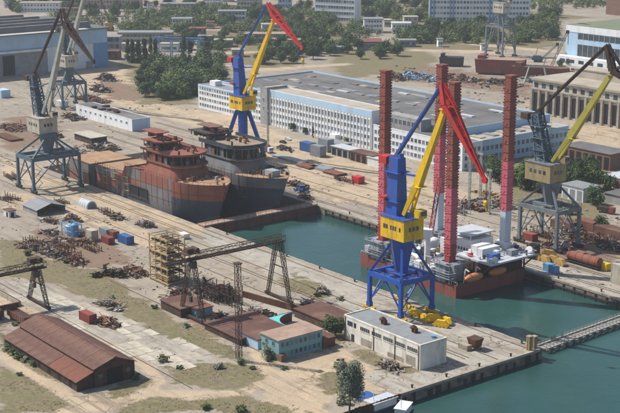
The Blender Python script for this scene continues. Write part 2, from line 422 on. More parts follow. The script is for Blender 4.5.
gm = bpy.data.materials.new('yard_ground'); gm.use_nodes = True
t = gm.node_tree; N = t.nodes; L = t.links; b = N['Principled BSDF']
b.inputs['Roughness'].default_value = 0.95; b.inputs['Specular IOR Level'].default_value = 0.1
tc = N.new('ShaderNodeTexCoord')
def nz(scale, detail=8, rough=.65, stretch=None, loc=(0,0,0)):
    mp = N.new('ShaderNodeMapping'); mp.inputs['Location'].default_value = loc
    if stretch: mp.inputs['Scale'].default_value = stretch
    L.new(tc.outputs['Object'], mp.inputs[0])
    n = N.new('ShaderNodeTexNoise'); n.inputs['Scale'].default_value = scale; n.inputs['Detail'].default_value = detail; n.inputs['Roughness'].default_value = rough
    L.new(mp.outputs[0], n.inputs['Vector']); return n.outputs[0]
def rng(x, a, c, lo=0, hi=1):
    r = N.new('ShaderNodeMapRange'); r.inputs[1].default_value = a; r.inputs[2].default_value = c; r.inputs[3].default_value = lo; r.inputs[4].default_value = hi
    L.new(x, r.inputs[0]); return r.outputs[0]
def mixc(fac, a, c):
    m = N.new('ShaderNodeMix'); m.data_type = 'RGBA'
    if isinstance(fac, float): m.inputs[0].default_value = fac
    else: L.new(fac, m.inputs[0])
    for k, v in ((6, a), (7, c)):
        if isinstance(v, tuple): m.inputs[k].default_value = (*v, 1)
        else: L.new(v, m.inputs[k])
    return m.outputs[2]
def mth(op, a, c):
    m = N.new('ShaderNodeMath'); m.operation = op
    for k, v in ((0, a), (1, c)):
        if isinstance(v, (int, float)): m.inputs[k].default_value = v
        else: L.new(v, m.inputs[k])
    return m.outputs[0]
vc = N.new('ShaderNodeVertexColor'); vc.layer_name = 'cover'
sp = N.new('ShaderNodeSeparateColor'); L.new(vc.outputs[0], sp.inputs[0])
def soft(x, nzv, gain=0.75):                           # coverage broken up by noise
    return rng(mth('ADD', mth('MULTIPLY', x, gain), mth('MULTIPLY', mth('SUBTRACT', nzv, 0.5), 1.4)), 0.18, 0.62)
big = nz(0.02); mid = nz(0.11, loc=(9,3,0)); fine = nz(0.7, loc=(3,8,0)); streaks = nz(0.25, stretch=(0.12, 1, 1), loc=(5,5,0))
base = mixc(rng(big, .38, .62), (0.375, 0.325, 0.262), (0.295, 0.258, 0.213))
base = mixc(rng(streaks, .5, .7, 0, .7), base, (0.235, 0.195, 0.15))
base = mixc(rng(mid, .55, .72, 0, .75), base, (0.45, 0.385, 0.30))
base = mixc(rng(nz(0.3, loc=(1,14,0)), .58, .72, 0, .6), base, (0.17, 0.135, 0.10))
dirt = mixc(rng(mid, .4, .6), (0.50, 0.395, 0.275), (0.42, 0.335, 0.24))
dirt = mixc(rng(streaks, .52, .68, 0, .5), dirt, (0.31, 0.235, 0.165))
conc = mixc(rng(mid, .4, .62), (0.43, 0.40, 0.345), (0.345, 0.315, 0.27))
conc = mixc(rng(streaks, .5, .66, 0, .75), conc, (0.25, 0.205, 0.15))
conc = mixc(rng(fine, .56, .68, 0, .6), conc, (0.22, 0.19, 0.14))
grass = mixc(rng(fine, .4, .62), (0.225, 0.185, 0.112), (0.155, 0.14, 0.078))
grass = mixc(rng(mid, .5, .66, 0, .8), grass, (0.15, 0.16, 0.07))
grass = mixc(rng(nz(.35, loc=(4,4,9)), .55, .68, 0, .7), grass, (0.29, 0.225, 0.15))
rusty = mixc(rng(fine, .4, .62), (0.185, 0.115, 0.08), (0.25, 0.18, 0.13))
col = mixc(soft(sp.outputs[2], mid, 1.0), base, dirt)
col = mixc(soft(sp.outputs[1], fine, .9), col, conc)
col = mixc(soft(vc.outputs[1], fine, .62), col, rusty)
col = mixc(soft(sp.outputs[0], fine, .85), col, grass)
tiny = nz(2.2, 4, loc=(2,2,2))
col = mixc(rng(tiny, .5, .72, 0, .35), col, (0.16, 0.13, 0.09))
vo = N.new('ShaderNodeTexVoronoi'); vo.feature = 'DISTANCE_TO_EDGE'; vo.inputs['Scale'].default_value = 0.16
wv = N.new('ShaderNodeVectorMath'); wv.operation = 'MULTIPLY_ADD'; wv.inputs[1].default_value = (2.5, 2.5, 2.5)
nv = N.new('ShaderNodeTexNoise'); nv.inputs['Scale'].default_value = .5; L.new(tc.outputs['Object'], nv.inputs['Vector'])
L.new(nv.outputs['Color'], wv.inputs[0]); L.new(tc.outputs['Object'], wv.inputs[2]); L.new(wv.outputs[0], vo.inputs['Vector'])
crack = mth('MULTIPLY', rng(vo.outputs['Distance'], .015, .05, .75, 0), rng(nz(.06, loc=(7,1,0)), .48, .58))
col = mixc(crack, col, (0.13, 0.11, 0.075))
oil = mth('MULTIPLY', rng(nz(.09, 6, .6, loc=(31,2,0)), .60, .70), .55)
col = mixc(oil, col, (0.12, 0.095, 0.075))
rut = mth('MULTIPLY', rng(nz(.5, 4, .6, stretch=(.05, 1, 1), loc=(2,31,0)), .53, .62), rng(nz(.03, 3, loc=(3,3,3)), .45, .6, 0, .65))
col = mixc(rut, col, (0.20, 0.165, 0.12))
L.new(col, b.inputs['Base Color'])
bp = N.new('ShaderNodeBump'); bp.inputs['Strength'].default_value = 0.5; bp.inputs['Distance'].default_value = 0.5
L.new(mth('ADD', fine, mth('MULTIPLY', tiny, .4)), bp.inputs['Height']); L.new(bp.outputs[0], b.inputs['Normal'])
me.materials.append(gm)
tag(link('ground', me), 'sandy shipyard ground with worn concrete, dirt tracks and dry grass', kind='structure')

# ---- water
wm = bpy.data.materials.new('harbour_water'); wm.use_nodes = True
t = wm.node_tree; N = t.nodes; L = t.links; b = N['Principled BSDF']
b.inputs['Base Color'].default_value = (0.016, 0.085, 0.082, 1)
b.inputs['Roughness'].default_value = 0.1; b.inputs['IOR'].default_value = 1.33
tc = N.new('ShaderNodeTexCoord')
n0 = nz(0.012, 4); cw = mixc(rng(n0, .35, .65), (0.030, 0.088, 0.077), (0.019, 0.060, 0.056))
L.new(cw, b.inputs['Base Color'])
n1 = nz(0.5, 4, .6); n2 = nz(0.09, 3, .5, loc=(4,4,4))
L.new(rng(nz(.02, 4, .6, loc=(8,2,1)), .42, .6, .06, .22), b.inputs['Roughness'])
bp = N.new('ShaderNodeBump'); bp.inputs['Strength'].default_value = 0.32; bp.inputs['Distance'].default_value = 0.3
L.new(mth('ADD', n1, mth('MULTIPLY', n2, 1.5)), bp.inputs['Height']); L.new(bp.outputs[0], b.inputs['Normal'])
w = MB()
w.quad((SILL-1, -0.3, WATER_Z), (2400, -0.3, WATER_Z), (2400, DOCK_Y1+0.3, WATER_Z), (SILL-1, DOCK_Y1+0.3, WATER_Z))
w.quad((QX-5, -2400, WATER_Z), (2400, -2400, WATER_Z), (2400, -0.3, WATER_Z), (QX-5, -0.3, WATER_Z))
tag(w.build('water', wm), 'teal harbour water of the basin', kind='structure')

# ---- quay walls with copings, dry dock pit
mat('quay_face', (0.27, 0.23, 0.18), 0.9, (0.10, 0.085, 0.07), 0.9, 0.35, (0.045, 0.04, 0.035), 0.6, 0.3, bump=0.3, bscale=1.5)
def quay(name, boxes):
    o = thing(name, 'concrete quay wall', None); o['kind'] = 'structure'; del o['label']
    return o
q = MB()
q.box(SILL, QX-0.02, -1.0, -0.02, -9, -0.03)
q.box(QX-1.0, QX-0.03, -57, -1.01, -9, -0.04)
q.box(QX-5, QX-4.03, -400, -57.01, -9, -0.04)
q.box(QX-5, QX-0.03, -57.01, -56, -9, -0.05)
q.box(SILL, 800, DOCK_Y1+0.02, DOCK_Y1+1.0, -9, -0.03)
tag(q.build('quay_wall', M['quay_face']), kind='structure')
c = MB()
def coping(x0, x1, y0, y1, along):
    Ln = (x1-x0) if along == 'x' else (y1-y0); n = max(1, int(Ln/3.0))
    for i in range(n):
        d = random.uniform(-.04, .04)
        if along == 'x':
            a = x0 + Ln*i/n; c.box(a+.03, a+Ln/n-.03, y0+d, y1+d, -.55, .16+d)
        else:
            a = y0 + Ln*i/n; c.box(x0+d, x1+d, a+.03, a+Ln/n-.03, -.55, .16+d)
coping(SILL, QX, -0.9, .12, 'x'); coping(QX-.9, QX+.12, -57, -1.0, 'y'); coping(SILL+2, 200, DOCK_Y1-.12, DOCK_Y1+.9, 'x')
tag(c.build('quay_coping', M['concrete']), kind='structure')
c = MB()
for i in range(46):                                    # timber and tyre fenders hang along the far quay
    x = SILL + 6 + i*4.7
    c.box(x, x+.5, DOCK_Y1-.45, DOCK_Y1+.03, WATER_Z-.6, -.6)
c.box(SILL+6, 110, DOCK_Y1-.6, DOCK_Y1-.1, -2.0, -1.7)
for i in range(17):
    y = -56 + i*3.3
    if i % 4 != 2: c.box(QX-.02, QX+.25, y+random.uniform(-1,1), y+random.uniform(1.2,1.5), WATER_Z-.6, random.uniform(-1.6,-.6))
tag(c.build('quay_fenders', M['fender']), kind='structure')
d = MB()
d.box(DOCK_X0, SILL, DOCK_Y0+.02, DOCK_Y1-.02, -10, -9)
d.box(DOCK_X0-1, DOCK_X0-.02, DOCK_Y0-1, DOCK_Y1+1, -9, -.04)
d.box(DOCK_X0, SILL, DOCK_Y0-1, DOCK_Y0-.02, -9, -.04)
d.box(DOCK_X0, SILL-.02, DOCK_Y1+.02, DOCK_Y1+1, -9, -.04)
tag(d.build('dry_dock', M['concrete']), kind='structure')

# ---- crane rails and railway tracks
def rails(name, y, x0, x1, gap=None):
    m = MB()
    for yy in ((y,) if gap is None else (y-gap/2, y+gap/2)):
        m.box(x0, x1, yy-.09, yy+.09, .02, .17)
    tag(m.build(name, M['rail_steel']), kind='structure')
for y in (-3.6, -17.0): rails('crane_rail', y, -119, 56)
for y in (-7.0, -30.0): rails('crane_rail', y, -420, -100)
for y in (80.8, 93.2): rails('crane_rail', y, -420, 160)
for y in (61.0, 72.0, 104.0): rails('railway_track', y, -330, 160, 1.5)
rails('railway_track', -23.5, -110, 50, 1.5)
rails('railway_track', -12.0, -330, -105, 1.5)
rails('crane_rail', -98.9, -200, 20); rails('crane_rail', -33.5, -80, 8); rails('crane_rail', -67.5, -80, 8)

# ================================================================ PORTAL CRANES
def portal_crane(label, cx, cy, col, gx=15.0, gy=13.4, style='portal', hp=15.5, house=(11.0, 8.4), zh=(25.0, 31.8), head=(-5.0, 50.5), root=(2.5, 33.0),
                 tip=(18.5, 69.5), tail=(17.0, 76.0), jib=(35.5, 50.0), off=0.0, rot=0.0, rope=True, group='level luffing portal cranes'):
    """All upper x values are measured from the portal's centre along its jib."""
    o = thing('portal_crane', label, 'crane', (cx, cy, 0), 0, group)
    leg, hs, tw, bm_, strut, jb = [M[k] for k in col]
    hx, hy = gx/2, gy/2
    sx = hx-.6
    for (i, j) in ((-1,-1),(1,-1),(1,1),(-1,1)):
        bo = MB()                                      # travelling bogie: beam and wheels
        bo.cbox((i*hx, j*hy, 1.25), (5.6, .9, .8))
        for w in (-2.1, -.75, .75, 2.1): bo.tube((i*hx+w, j*hy-.35, .55), (i*hx+w, j*hy+.35, .55), .45, 8)
        for w in (-1.4, 1.4): bo.cbox((i*hx+w, j*hy, .8), (2.0, .7, .6))
        bo.build('bogie', M['crane_yellow'] if col[0] == 'crane_blue' else M['steel_dark'], o)
        l = MB()
        if style == 'portal':
            l.bar((i*hx, j*hy, 1.5), (i*hx, j*hy, hp), 1.15, 1.15)
            l.bar((i*hx, j*hy, 1.6), (i*hx, j*hy, 3.0), 1.7, 1.4)
        else:
            l.bar((i*hx, j*hy, 1.5), (i*2.3, j*1.9, zh[0]-1.2), 1.5, 1.5, w2=1.7, h2=1.7)
        l.build('leg', leg, o)
    if style == 'portal':
        for a in range(4):
            cs = ((-1,-1),(1,-1),(1,1),(-1,1)); p, q = cs[a], cs[(a+1)%4]
            g = MB(); g.bar((p[0]*hx, p[1]*hy, hp-.4+.02*a), (q[0]*hx, q[1]*hy, hp-.4+.02*a), 1.2, 1.5); g.build('portal_beam', leg, o)
            k = MB()                                   # knee braces between legs
            mid = Vector(((p[0]+q[0])*hx/2, (p[1]+q[1])*hy/2, hp-1.2))
            P, Q = Vector((p[0]*hx, p[1]*hy, 3.5)), Vector((q[0]*hx, q[1]*hy, 3.5))
            k.bar(P, mid, .42); k.bar(Q, mid, .42)
            k.build('knee_brace', leg, o)
        for (i, j) in ((-1,-1),(1,-1),(1,1),(-1,1)):
            s = MB(); s.bar((i*hx, j*hy, hp), (i*2.2, j*1.9, zh[0]-1.5), .75, .75); s.build('stay', leg, o)
        pd = MB(); pd.lathe([(1.7, hp-1), (2.1, hp+1), (3.9, zh[0]-1.5), (4.1, zh[0]-.1)], n=8); pd.build('pedestal', leg, o)
        cr = MB(); cr.bar((-hx, 0, hp-.5), (hx, 0, hp-.5), 1.6, 1.2); cr.bar((0, -hy, hp-.45), (0, hy, hp-.45), 1.6, 1.2); cr.build('cross_beam', leg, o)
        pl = MB(); pl.box(-3.4, 3.4, -3.4, 3.4, hp+.45, hp+.6); 
        for t in range(4):
            a, b_ = (((-3.4,-3.4),(3.4,-3.4)),((3.4,-3.4),(3.4,3.4)),((3.4,3.4),(-3.4,3.4)),((-3.4,3.4),(-3.4,-3.4)))[t]
            pl.bar((*a, hp+1.6), (*b_, hp+1.6), .09)
        pl.build('platform', leg, o)
    else:
        pd = MB(); pd.lathe([(2.4, 9), (2.4, zh[0]-2), (3.3, zh[0]-1), (3.5, zh[0]-.1)], n=8); pd.box(-7.2, 7.2, -6.2, 6.2, 8.2, 9.6); pd.build('pedestal', leg, o)
    if style == 'portal':                              # handrails along the portal beams
        pr_ = MB()
        for a in range(4):
            p, q = ((-1,-1),(1,-1),(1,1),(-1,1))[a], ((-1,-1),(1,-1),(1,1),(-1,1))[(a+1)%4]
            P, Q = Vector((p[0]*(hx+.5), p[1]*(hy+.5), hp+1.4)), Vector((q[0]*(hx+.5), q[1]*(hy+.5), hp+1.4)); pr_.bar(P, Q, .1)
            for t in range(7): c_ = P+(Q-P)*t/6; pr_.bar(c_, c_-Vector((0,0,1.1)), .09)
        pr_.build('portal_railing', leg, o)['kind'] = 'stuff'
    ld = MB()                                          # access ladder zig-zag
    z = 1.5; sgn = 1
    while z < hp-2:
        ld.bar((hx+.3, -hy+1+ (0 if sgn > 0 else 3.2), z), (hx+.3, -hy+1+(3.2 if sgn > 0 else 0), z+3), .5, .12); z += 3; sgn = -sgn
    if style == 'portal': ld.build('stair', leg, o)
    # ---- slewing upper works
    u = link('slewing_part', None, o, (off, 0, 0), rot)
    lx, ly = house
    h = MB(); x0, x1 = -lx*.5, lx*.5
    h.box(x0, x1, -ly/2, ly/2, zh[0], zh[1]); h.build('machinery_house', hs, u)
    rf = MB(); rf.box(x0-.25, x1+.25, -ly/2-.25, ly/2+.25, zh[1]-.02, zh[1]+.25)
    for yy in (-ly/2, ly/2):
        rf.bar((x0, yy, zh[1]+1.2), (x1, yy, zh[1]+1.2), .09)
        for t in range(6): rf.bar((x0+lx*t/5, yy, zh[1]+.2), (x0+lx*t/5, yy, zh[1]+1.2), .08)
    rf.build('house_roof', leg if col[1] != 'crane_cream' else hs, u)
    zc = zh[0] + (zh[1]-zh[0])*.55
    if col[1] == 'crane_yellow':
        wins = [(-3.7, .9), (-2.5, .9), (-.6, .7), (.5, .7), (1.5, .7), (3.6, .7)]  # dark panes added in place of illegible lettering on the house side
    else:
        wins = [(-3.4, 1.2), (-1.2, 1.2), (1.2, 1.2), (3.4, 1.2)]
    for (wx, ww) in wins:
        w_ = MB(); w_.box(wx-ww/2, wx+ww/2, -ly/2-.06, -ly/2+.05, zc-.7, zc+.7); w_.build('window', M['glass'], u)
    for wy in (-1.6, 0, 1.6):
        w_ = MB(); w_.box(x1-.05, x1+.06, wy-.5, wy+.5, zc-.7, zc+.7); w_.build('window', M['glass'], u)
    cab = MB(); cab.box(x1-1.0, x1+1.9, ly/2-3.2, ly/2-.4, zh[1]+.3, zh[1]+2.9); cab.build('driver_cab', hs, u)
    cw = MB(); cw.box(x1+1.88, x1+1.95, ly/2-3.0, ly/2-.6, zh[1]+1.2, zh[1]+2.6); cw.build('cab_window', M['glass'], u)
    # tower: tapering box column leaning back to the head
    T = MB(); hz = head[1]; bx = root[0]-5.2
    lo = [(bx-2.6, -2.4), (bx+2.6, -2.4), (bx+2.6, 2.4), (bx-2.6, 2.4)]
    hi = [(head[0]+.2, -1.6), (head[0]+4.4, -1.6), (head[0]+4.4, 1.6), (head[0]+.2, 1.6)]
    n = 4
    for k in range(n):
        a, b_ = k/n, (k+1)/n
        za, zb = zh[1]+(hz-zh[1])*a, zh[1]+(hz-zh[1])*b_
        A = [Vector((l[0]+(t[0]-l[0])*a, l[1]+(t[1]-l[1])*a, za)) for l, t in zip(lo, hi)]
        B = [Vector((l[0]+(t[0]-l[0])*b_, l[1]+(t[1]-l[1])*b_, zb)) for l, t in zip(lo, hi)]
        T._add(A+B, MB.BF)
    if col[0] != 'crane_blue':                         # older cranes: open lattice tower round a slim core
        T = MB(); bot = Vector((bx, 0, zh[1])); top_ = Vector((head[0]+2.3, 0, hz))
        T.truss(bot, top_, 4.6, 4.6, 7, .5, h2=3.2); T.bar(bot, top_, 2.6, 2.4, w2=2.0, h2=1.8)
    T.build('tower', tw, u)
    for k in ((1, 3) if col[0] == 'crane_blue' else (1, 2, 3)):
        zz = zh[1]+(hz-zh[1])*k/4; xx = bx + (head[0]+2.3-bx)*k/4
        g = MB(); g.box(xx-3.2, xx+3.2, -2.9, 2.9, zz, zz+.12)
        for yy in (-3.1, 3.1): g.bar((xx-3.4, yy, zz+1.1), (xx+3.4, yy, zz+1.1), .1)
        g.build('tower_platform', tw, u)
    rb = MB()                                          # rocking counterweight arm behind the tower
    rb.bar((head[0]+4.5, 0, hz+.6), (head[0]-3.5, 0, hz-1.5), 1.6, 1.7); rb.bar((head[0]-3.2, 0, hz-1.6), (bx-3.6, 0, zh[1]+6), .35); rb.build('rocker_arm', strut if col[4] != 'crane_red' else tw, u)
    cwt = MB(); cwt.cbox((head[0]-2.8, 0, hz-1.4), (3.6, 3.6, 2.4)); cwt.build('counterweight', M['crane_red'] if col[0] == 'crane_blue' else strut, u)
    if col[0] == 'crane_blue':
        fl = MB(); fl.box(bx-4.2, bx-1.8, -3.6, 1.5, zh[1]+5.2, zh[1]+6.0); fl.build('signal_platform', M['crane_red'], u)
    # luffing boom: box girder widening near the root
    b0 = Vector((root[0], 0, root[1])); b1 = Vector((tip[0], 0, tip[1]))
    B = MB()
    mid = b0 + (b1-b0)*.28
    for s_ in (-1, 1):
        B.bar(b0 + Vector((0, s_*1.7, 0)), mid + Vector((0, s_*.7, 0)), .8, 1.1, w2=.8, h2=2.0)
    B.bar(mid, b1, 2.2, 2.6, w2=1.2, h2=1.4)
    B.cbox(mid + Vector((1.2, 0, -.3)), (2.4, 3.4, .2))
    B.build('boom', bm_, u)
    nn = MB()
    dd = (b1-b0).normalized(); up = Vector((-dd.z, 0, dd.x))
    nn.bar(b0+dd*12+up*1.7, b1-dd*2+up*1.3, .12); nn.cbox(b1-dd*1.0, (2.6, 2.4, .25))
    for t in range(8):
        p = b0+dd*(12+t*(((b1-b0).length-14)/7)); nn.bar(p+up*.6, p+up*1.6, .1)
    nn.build('boom_handrail', bm_, u)
    S = MB(); S.bar((head[0]+1.5, 0, hz+.2), (tail[0]-.5, 0, tail[1]-.5), .95, 1.0); S.build('tie_strut', strut, u)
    rk = MB(); rk.bar((head[0]+3.0, 0, hz-5), tuple(b0+(b1-b0)*.36), .55); rk.build('luffing_rack', tw, u)
    rp_ = MB()
    for s_ in (-.6, .6):
        rp_.bar((head[0]+3, s_, hz+1.2), (tail[0]+.3, s_, tail[1]+.6), .12); rp_.bar((head[0]+1, s_*2.2, hz), (bx-2, s_*2.2, zh[1]), .14)
    for t in range(16): rp_.bar((bx+2.6, -.4, zh[1]+1+t*1.1), (bx+2.6, .4, zh[1]+1+t*1.1), .1)
    rp_.build('ropes_and_rungs', M['steel_dark'], u)['kind'] = 'stuff'
    # fly jib: lattice-like deep plate girder from tail over the boom tip to the nose
    t0 = Vector((tail[0], 0, tail[1])); j1 = Vector((jib[0], 0, jib[1])); bt = b1 + Vector((0, 0, .6))
    J = MB()
    for s_ in (-1, 1):
        J.bar(t0 + Vector((0, s_*.9, 0)), bt + Vector((0, s_*1.1, 0)), .5, 1.2, w2=.5, h2=1.9)
        J.bar(bt + Vector((0, s_*1.1, 0)), j1 + Vector((0, s_*.25, 0)), .45, 2.0, w2=.35, h2=.7)
    jd = (j1-bt).normalized(); ju = Vector((-jd.z, 0, jd.x))
    top = bt + jd*3.0 + ju*3.0
    for s_ in (-1, 1):
        J.bar(t0 + Vector((0, s_*.7, .3)), top + Vector((0, s_*.4, 0)), .4); J.bar(top + Vector((0, s_*.4, 0)), j1 + ju*.5, .38)
        J.bar(bt + Vector((0, s_*.8, 0)), top + Vector((0, s_*.4, 0)), .35)
    for t in (.15, .3, .45, .6, .75, .9):
        p = bt + (j1-bt)*t; J.bar(p + Vector((0,-.9*(1-t)-.2,0)), p + Vector((0,.9*(1-t)+.2,0)), .4, .5)
        if .2 < t < .8: J.bar(p, top + (j1+ju*.5-top)*(t-.08), .22)
    J.build('fly_jib', jb, u)
    sh = MB(); sh.tube(j1 + Vector((0,-.4,0)), j1 + Vector((0,.4,0)), 1.0, 12); sh.build('sheave', jb, u)
    if rope:
        rp = MB(); zl = jib[1]-rope
        rp.bar((jib[0]+.8, .25, jib[1]), (jib[0]+.8, .15, zl), .13); rp.bar((jib[0]+.8, -.25, jib[1]), (jib[0]+.8, -.15, zl), .13); rp.build('hoist_rope', M['steel_dark'], u)
        hk = MB(); hk.lathe([(.2, 0), (.7, .5), (.7, 1.6), (.3, 2.1)], (jib[0]+.8, 0, zl-2.0), 8); hk.tube((jib[0]+.8, 0, zl-2), (jib[0]+1.1, 0, zl-3), .25, 6); hk.build('hook_block', M['crane_yellow'], u)
    return o

BLUE = ('crane_blue', 'crane_yellow', 'crane_blue', 'crane_yellow', 'crane_blue', 'crane_red')
portal_crane('blue portal crane with yellow boom on the near pier beside the white warehouse', 6.6, -10.4, BLUE, rope=6, hp=13.0)
portal_crane('blue and yellow crane with splayed legs behind the second ship bow', -219, 87, BLUE, style='splay', gx=18, gy=13, head=(-5.7, 50), root=(3.5, 33),
             tip=(27.0, 72.0), tail=(22.0, 78.5), jib=(48.0, 60.0), rope=5)
GREY = ('crane_teal', 'crane_cream', 'crane_teal', 'crane_pale', 'rust_dark', 'rust_dark')
portal_crane('weathered blue grey crane with dark brown jib standing beside the ship stern', -221.5, -18.5, GREY, gx=15, gy=23, off=-4.5, head=(-8, 49.5), root=(4.5, 34),
             tip=(26, 75), tail=(24, 81.5), jib=(50, 62), rope=False, house=(12, 9))
portal_crane('older teal crane with white boom in front of the blue walled hangar', -408, 90, ('crane_teal', 'crane_cream', 'crane_teal', 'crane_pale', 'rust_dark', 'rust_roof_red'),
             gx=14, gy=16, head=(-6, 48), root=(4, 34), tip=(30, 78), tail=(28, 85), jib=(58, 78), rope=False)
portal_crane('grey crane with dull yellow boom and brown strut on the far quay at right', -17.5, 87, ('crane_grey', 'house_tan', 'crane_teal', 'dull_yellow', 'rust_dark', 'rust_dark'),
             gx=18.5, gy=12.4, off=-3, head=(-7.5, 49.5), root=(4.5, 33), tip=(29, 69), tail=(26, 78.5), jib=(50, 62), rope=False, house=(12.5, 9))
FARC = ('crane_grey', 'crane_cream', 'crane_teal', 'crane_grey', 'crane_grey', 'rust')
p = at(500, 56)
portal_crane('distant grey crane with cream machinery house beyond the rusty barge', p.x, p.y, FARC, gx=18, gy=14, hp=24, zh=(34, 42), head=(-5, 56), root=(2.5, 44), tip=(22, 80), tail=(20, 86), jib=(38, 76), rope=False)

# ---- slender crawler crane by the blue topped hall
def crawler(label, px, py, tip_h, reach, rz, cols, boom_w=1.6, body=5.0):
    p = at(px, py)
    o = thing('crawler_crane', label, 'crane', p, rz)
    for s_ in (-1, 1):
        k = MB(); k.xprism([(s_*2.0-.5, 0.1), (s_*2.0+.5, 0.1), (s_*2.0+.5, 1.4), (s_*2.0-.5, 1.4)], -3.2, 3.2); k.build('track', M['steel_dark'], o)
    k = MB(); k.box(-4.0, 2.2, -1.9, 1.9, 1.5, body); k.build('machinery_house', M[cols[0]], o)
    k = MB(); k.box(2.21, 3.6, .5, 1.9, 1.6, 3.9); k.build('cab', M[cols[0]], o)
    k = MB(); k.box(-4.6, -4.02, -1.8, 1.8, 1.6, 3.2); k.build('counterweight', M[cols[2]], o)
    k = MB(); k.truss((2.4, 0, 2.2), (reach, 0, tip_h), boom_w, boom_w, 12, .28); k.build('boom', M[cols[1]], o)
    k = MB(); k.bar((-2, 0, body), (-.5, 0, body+6), .5); k.bar((-.5, 0, body+6), (reach, 0, tip_h), .15); k.build('gantry_stay', M[cols[1]], o)
    k = MB(); k.cbox((reach, 0, tip_h), (2.2, 2.0, 2.2)); k.bar((reach+.6, 0, tip_h), (reach+.6, 0, tip_h-9), .4); k.build('boom_head', M['rust'], o)
    return o
crawler('pale lattice boom crane with rusty head in front of the blue hall', 546, 73, 30, 14, R(35), ('crane_grey', 'crane_pale', 'rust_dark'))
crawler('small grey blue crane behind the brown barge hull', 538, 62, 14, 14, R(40), ('crane_teal', 'crane_pale', 'rust_dark'), 1.2)
crawler('orange cabbed crane with rust red boom right of the hangar', 110, 31, 30, -8, R(50), ('ochre', 'rust', 'rust_dark'), 1.2, 7.5)

# ================================================================ GANTRY CRANES
def gantry(label, x, y0, y1, z, leg_pairs, col, cab_y=None, over0=0, over1=0):
    o = thing('gantry_crane', label, 'crane', (x, (y0+y1)/2, 0), 0)
    oy = (y0+y1)/2; m_ = M[col]
    b = MB(); b.truss((0, y0-over0-oy, z), (0, y1+over1-oy, z), 2.4, 1.8, max(8, int((y1-y0)/3.0)), .19); b.build('lattice_girder', m_, o)
    d = MB(); d.box(-1.25, 1.25, y0-over0-oy, y1+over1-oy, z-1.25, z-1.0); d.build('walkway', m_, o)
    for (ly, spread, lean) in leg_pairs:
        for s_ in (-1, 1):
            l = MB(); l.truss((s_*spread, ly-oy+lean, .9), (s_*1.1, ly-oy, z-1), 1.0, .8, 8, .17, h2=1.0); l.build('leg', m_, o)
        e = MB(); e.bar((-spread-1.6, ly-oy+lean, .8), (spread+1.6, ly-oy+lean, .8), .8, .7); e.build('end_carriage', m_, o)
        for s_ in (-1, 1):
            w_ = MB(); w_.tube((s_*spread, ly-oy+lean-.3, .45), (s_*spread, ly-oy+lean+.3, .45), .42, 10); w_.build('wheel', M['steel_dark'], o)
        c_ = MB(); c_.bar((-spread*.45, ly-oy+lean*.5, z*.55), (spread*.45, ly-oy+lean*.5, z*.55), .3); c_.build('leg_tie', m_, o)
    if cab_y is not None:
        t_ = MB(); t_.box(-2.0, 2.0, cab_y-oy-2.6, cab_y-oy+2.6, z+1.05, z+1.4); t_.box(-1.2, 1.2, cab_y-oy-1.6, cab_y-oy+.6, z+1.4, z+2.7); t_.tube((-1.6, cab_y-oy+2, z+2.1), (1.6, cab_y-oy+2, z+2.1), .7, 10); t_.build('trolley', M['rust_dark'], o)
        k_ = MB(); k_.box(1.3, 2.8, cab_y-oy-1.0, cab_y-oy+.8, z-3.3, z-1.3); k_.build('cab', M['steel_dark'], o)
        r_ = MB(); r_.bar((-.3, cab_y-oy, z+1), (-.3, cab_y-oy, 8), .12); r_.bar((.3, cab_y-oy, z+1), (.3, cab_y-oy, 8), .12); r_.cbox((0, cab_y-oy, 7), (1, .8, 1.8)); r_.build('hook', M['steel_dark'], o)
    return o
gantry('rusty lattice gantry crane spanning the scrap yard sheds beside the pier', -28, -67.5, -33.5, 21, [(-67.5, 6.5, 0), (-33.5, 6.0, 0)], 'rust_dark', -68, over0=10, over1=2)
gantry('low lattice gantry with thin legs above the concrete slabs at left edge', -72, -150, -98.9, 13.5, [(-98.9, 6.5, 0), (-148, 6.5, 0)], 'rust_dark', -100, over1=3)

# ================================================================ SHIPS IN THE DOCK
def hull_mesh(x_aft, x_bow, yc, half, z_keel, sheer, rake, plates, seed):
    """Lofted hull: stations run aft to bow, rows from keel to sheer line; plates(u, v) gives the material slot of each plate."""
    rnd = random.Random(seed)
    m = MB(); nst = 40; rows = 9
    grid = []
    for i in range(nst+1):
        u = i/nst; x = x_aft + (x_bow-x_aft)*u
        ztop = sheer(u)
        col = []
        for r in range(rows+1):
            v = r/rows
            tb = max(0.0, (u-.66)/.34)                 # how far into the bow
            full = 1 - tb**(1.9+1.6*v)
            w_ = half*full*(1-(.30*tb)*(1-v)) * (1 - .12*(1-v)**4)
            w_ = max(w_, 0.06)
            xx = x - rake*(1-v)*max(0, tb)**1.2
            col.append((xx, w_, z_keel + (ztop-z_keel)*v))
        grid.append(col)
    for s_ in (-1, 1):
        n = len(m.v)
        for col in grid: m.v.extend([(x, yc+s_*w_, z) for x, w_, z in col])
        for i in range(nst):
            for r in range(rows):
                a = n+i*(rows+1)+r
                m.f.append((a, a+rows+1, a+rows+2, a+1)); m.m.append(plates(i/nst, r/rows, s_, rnd))
    n = len(m.v); k = grid[0]                           # transom
    for (x, w_, z) in k: m.v.extend([(x, yc-w_, z), (x, yc+w_, z)])
    for r in range(rows): m.f.append((n+2*r, n+2*r+1, n+2*r+3, n+2*r+2)); m.m.append(0)
    return m, grid
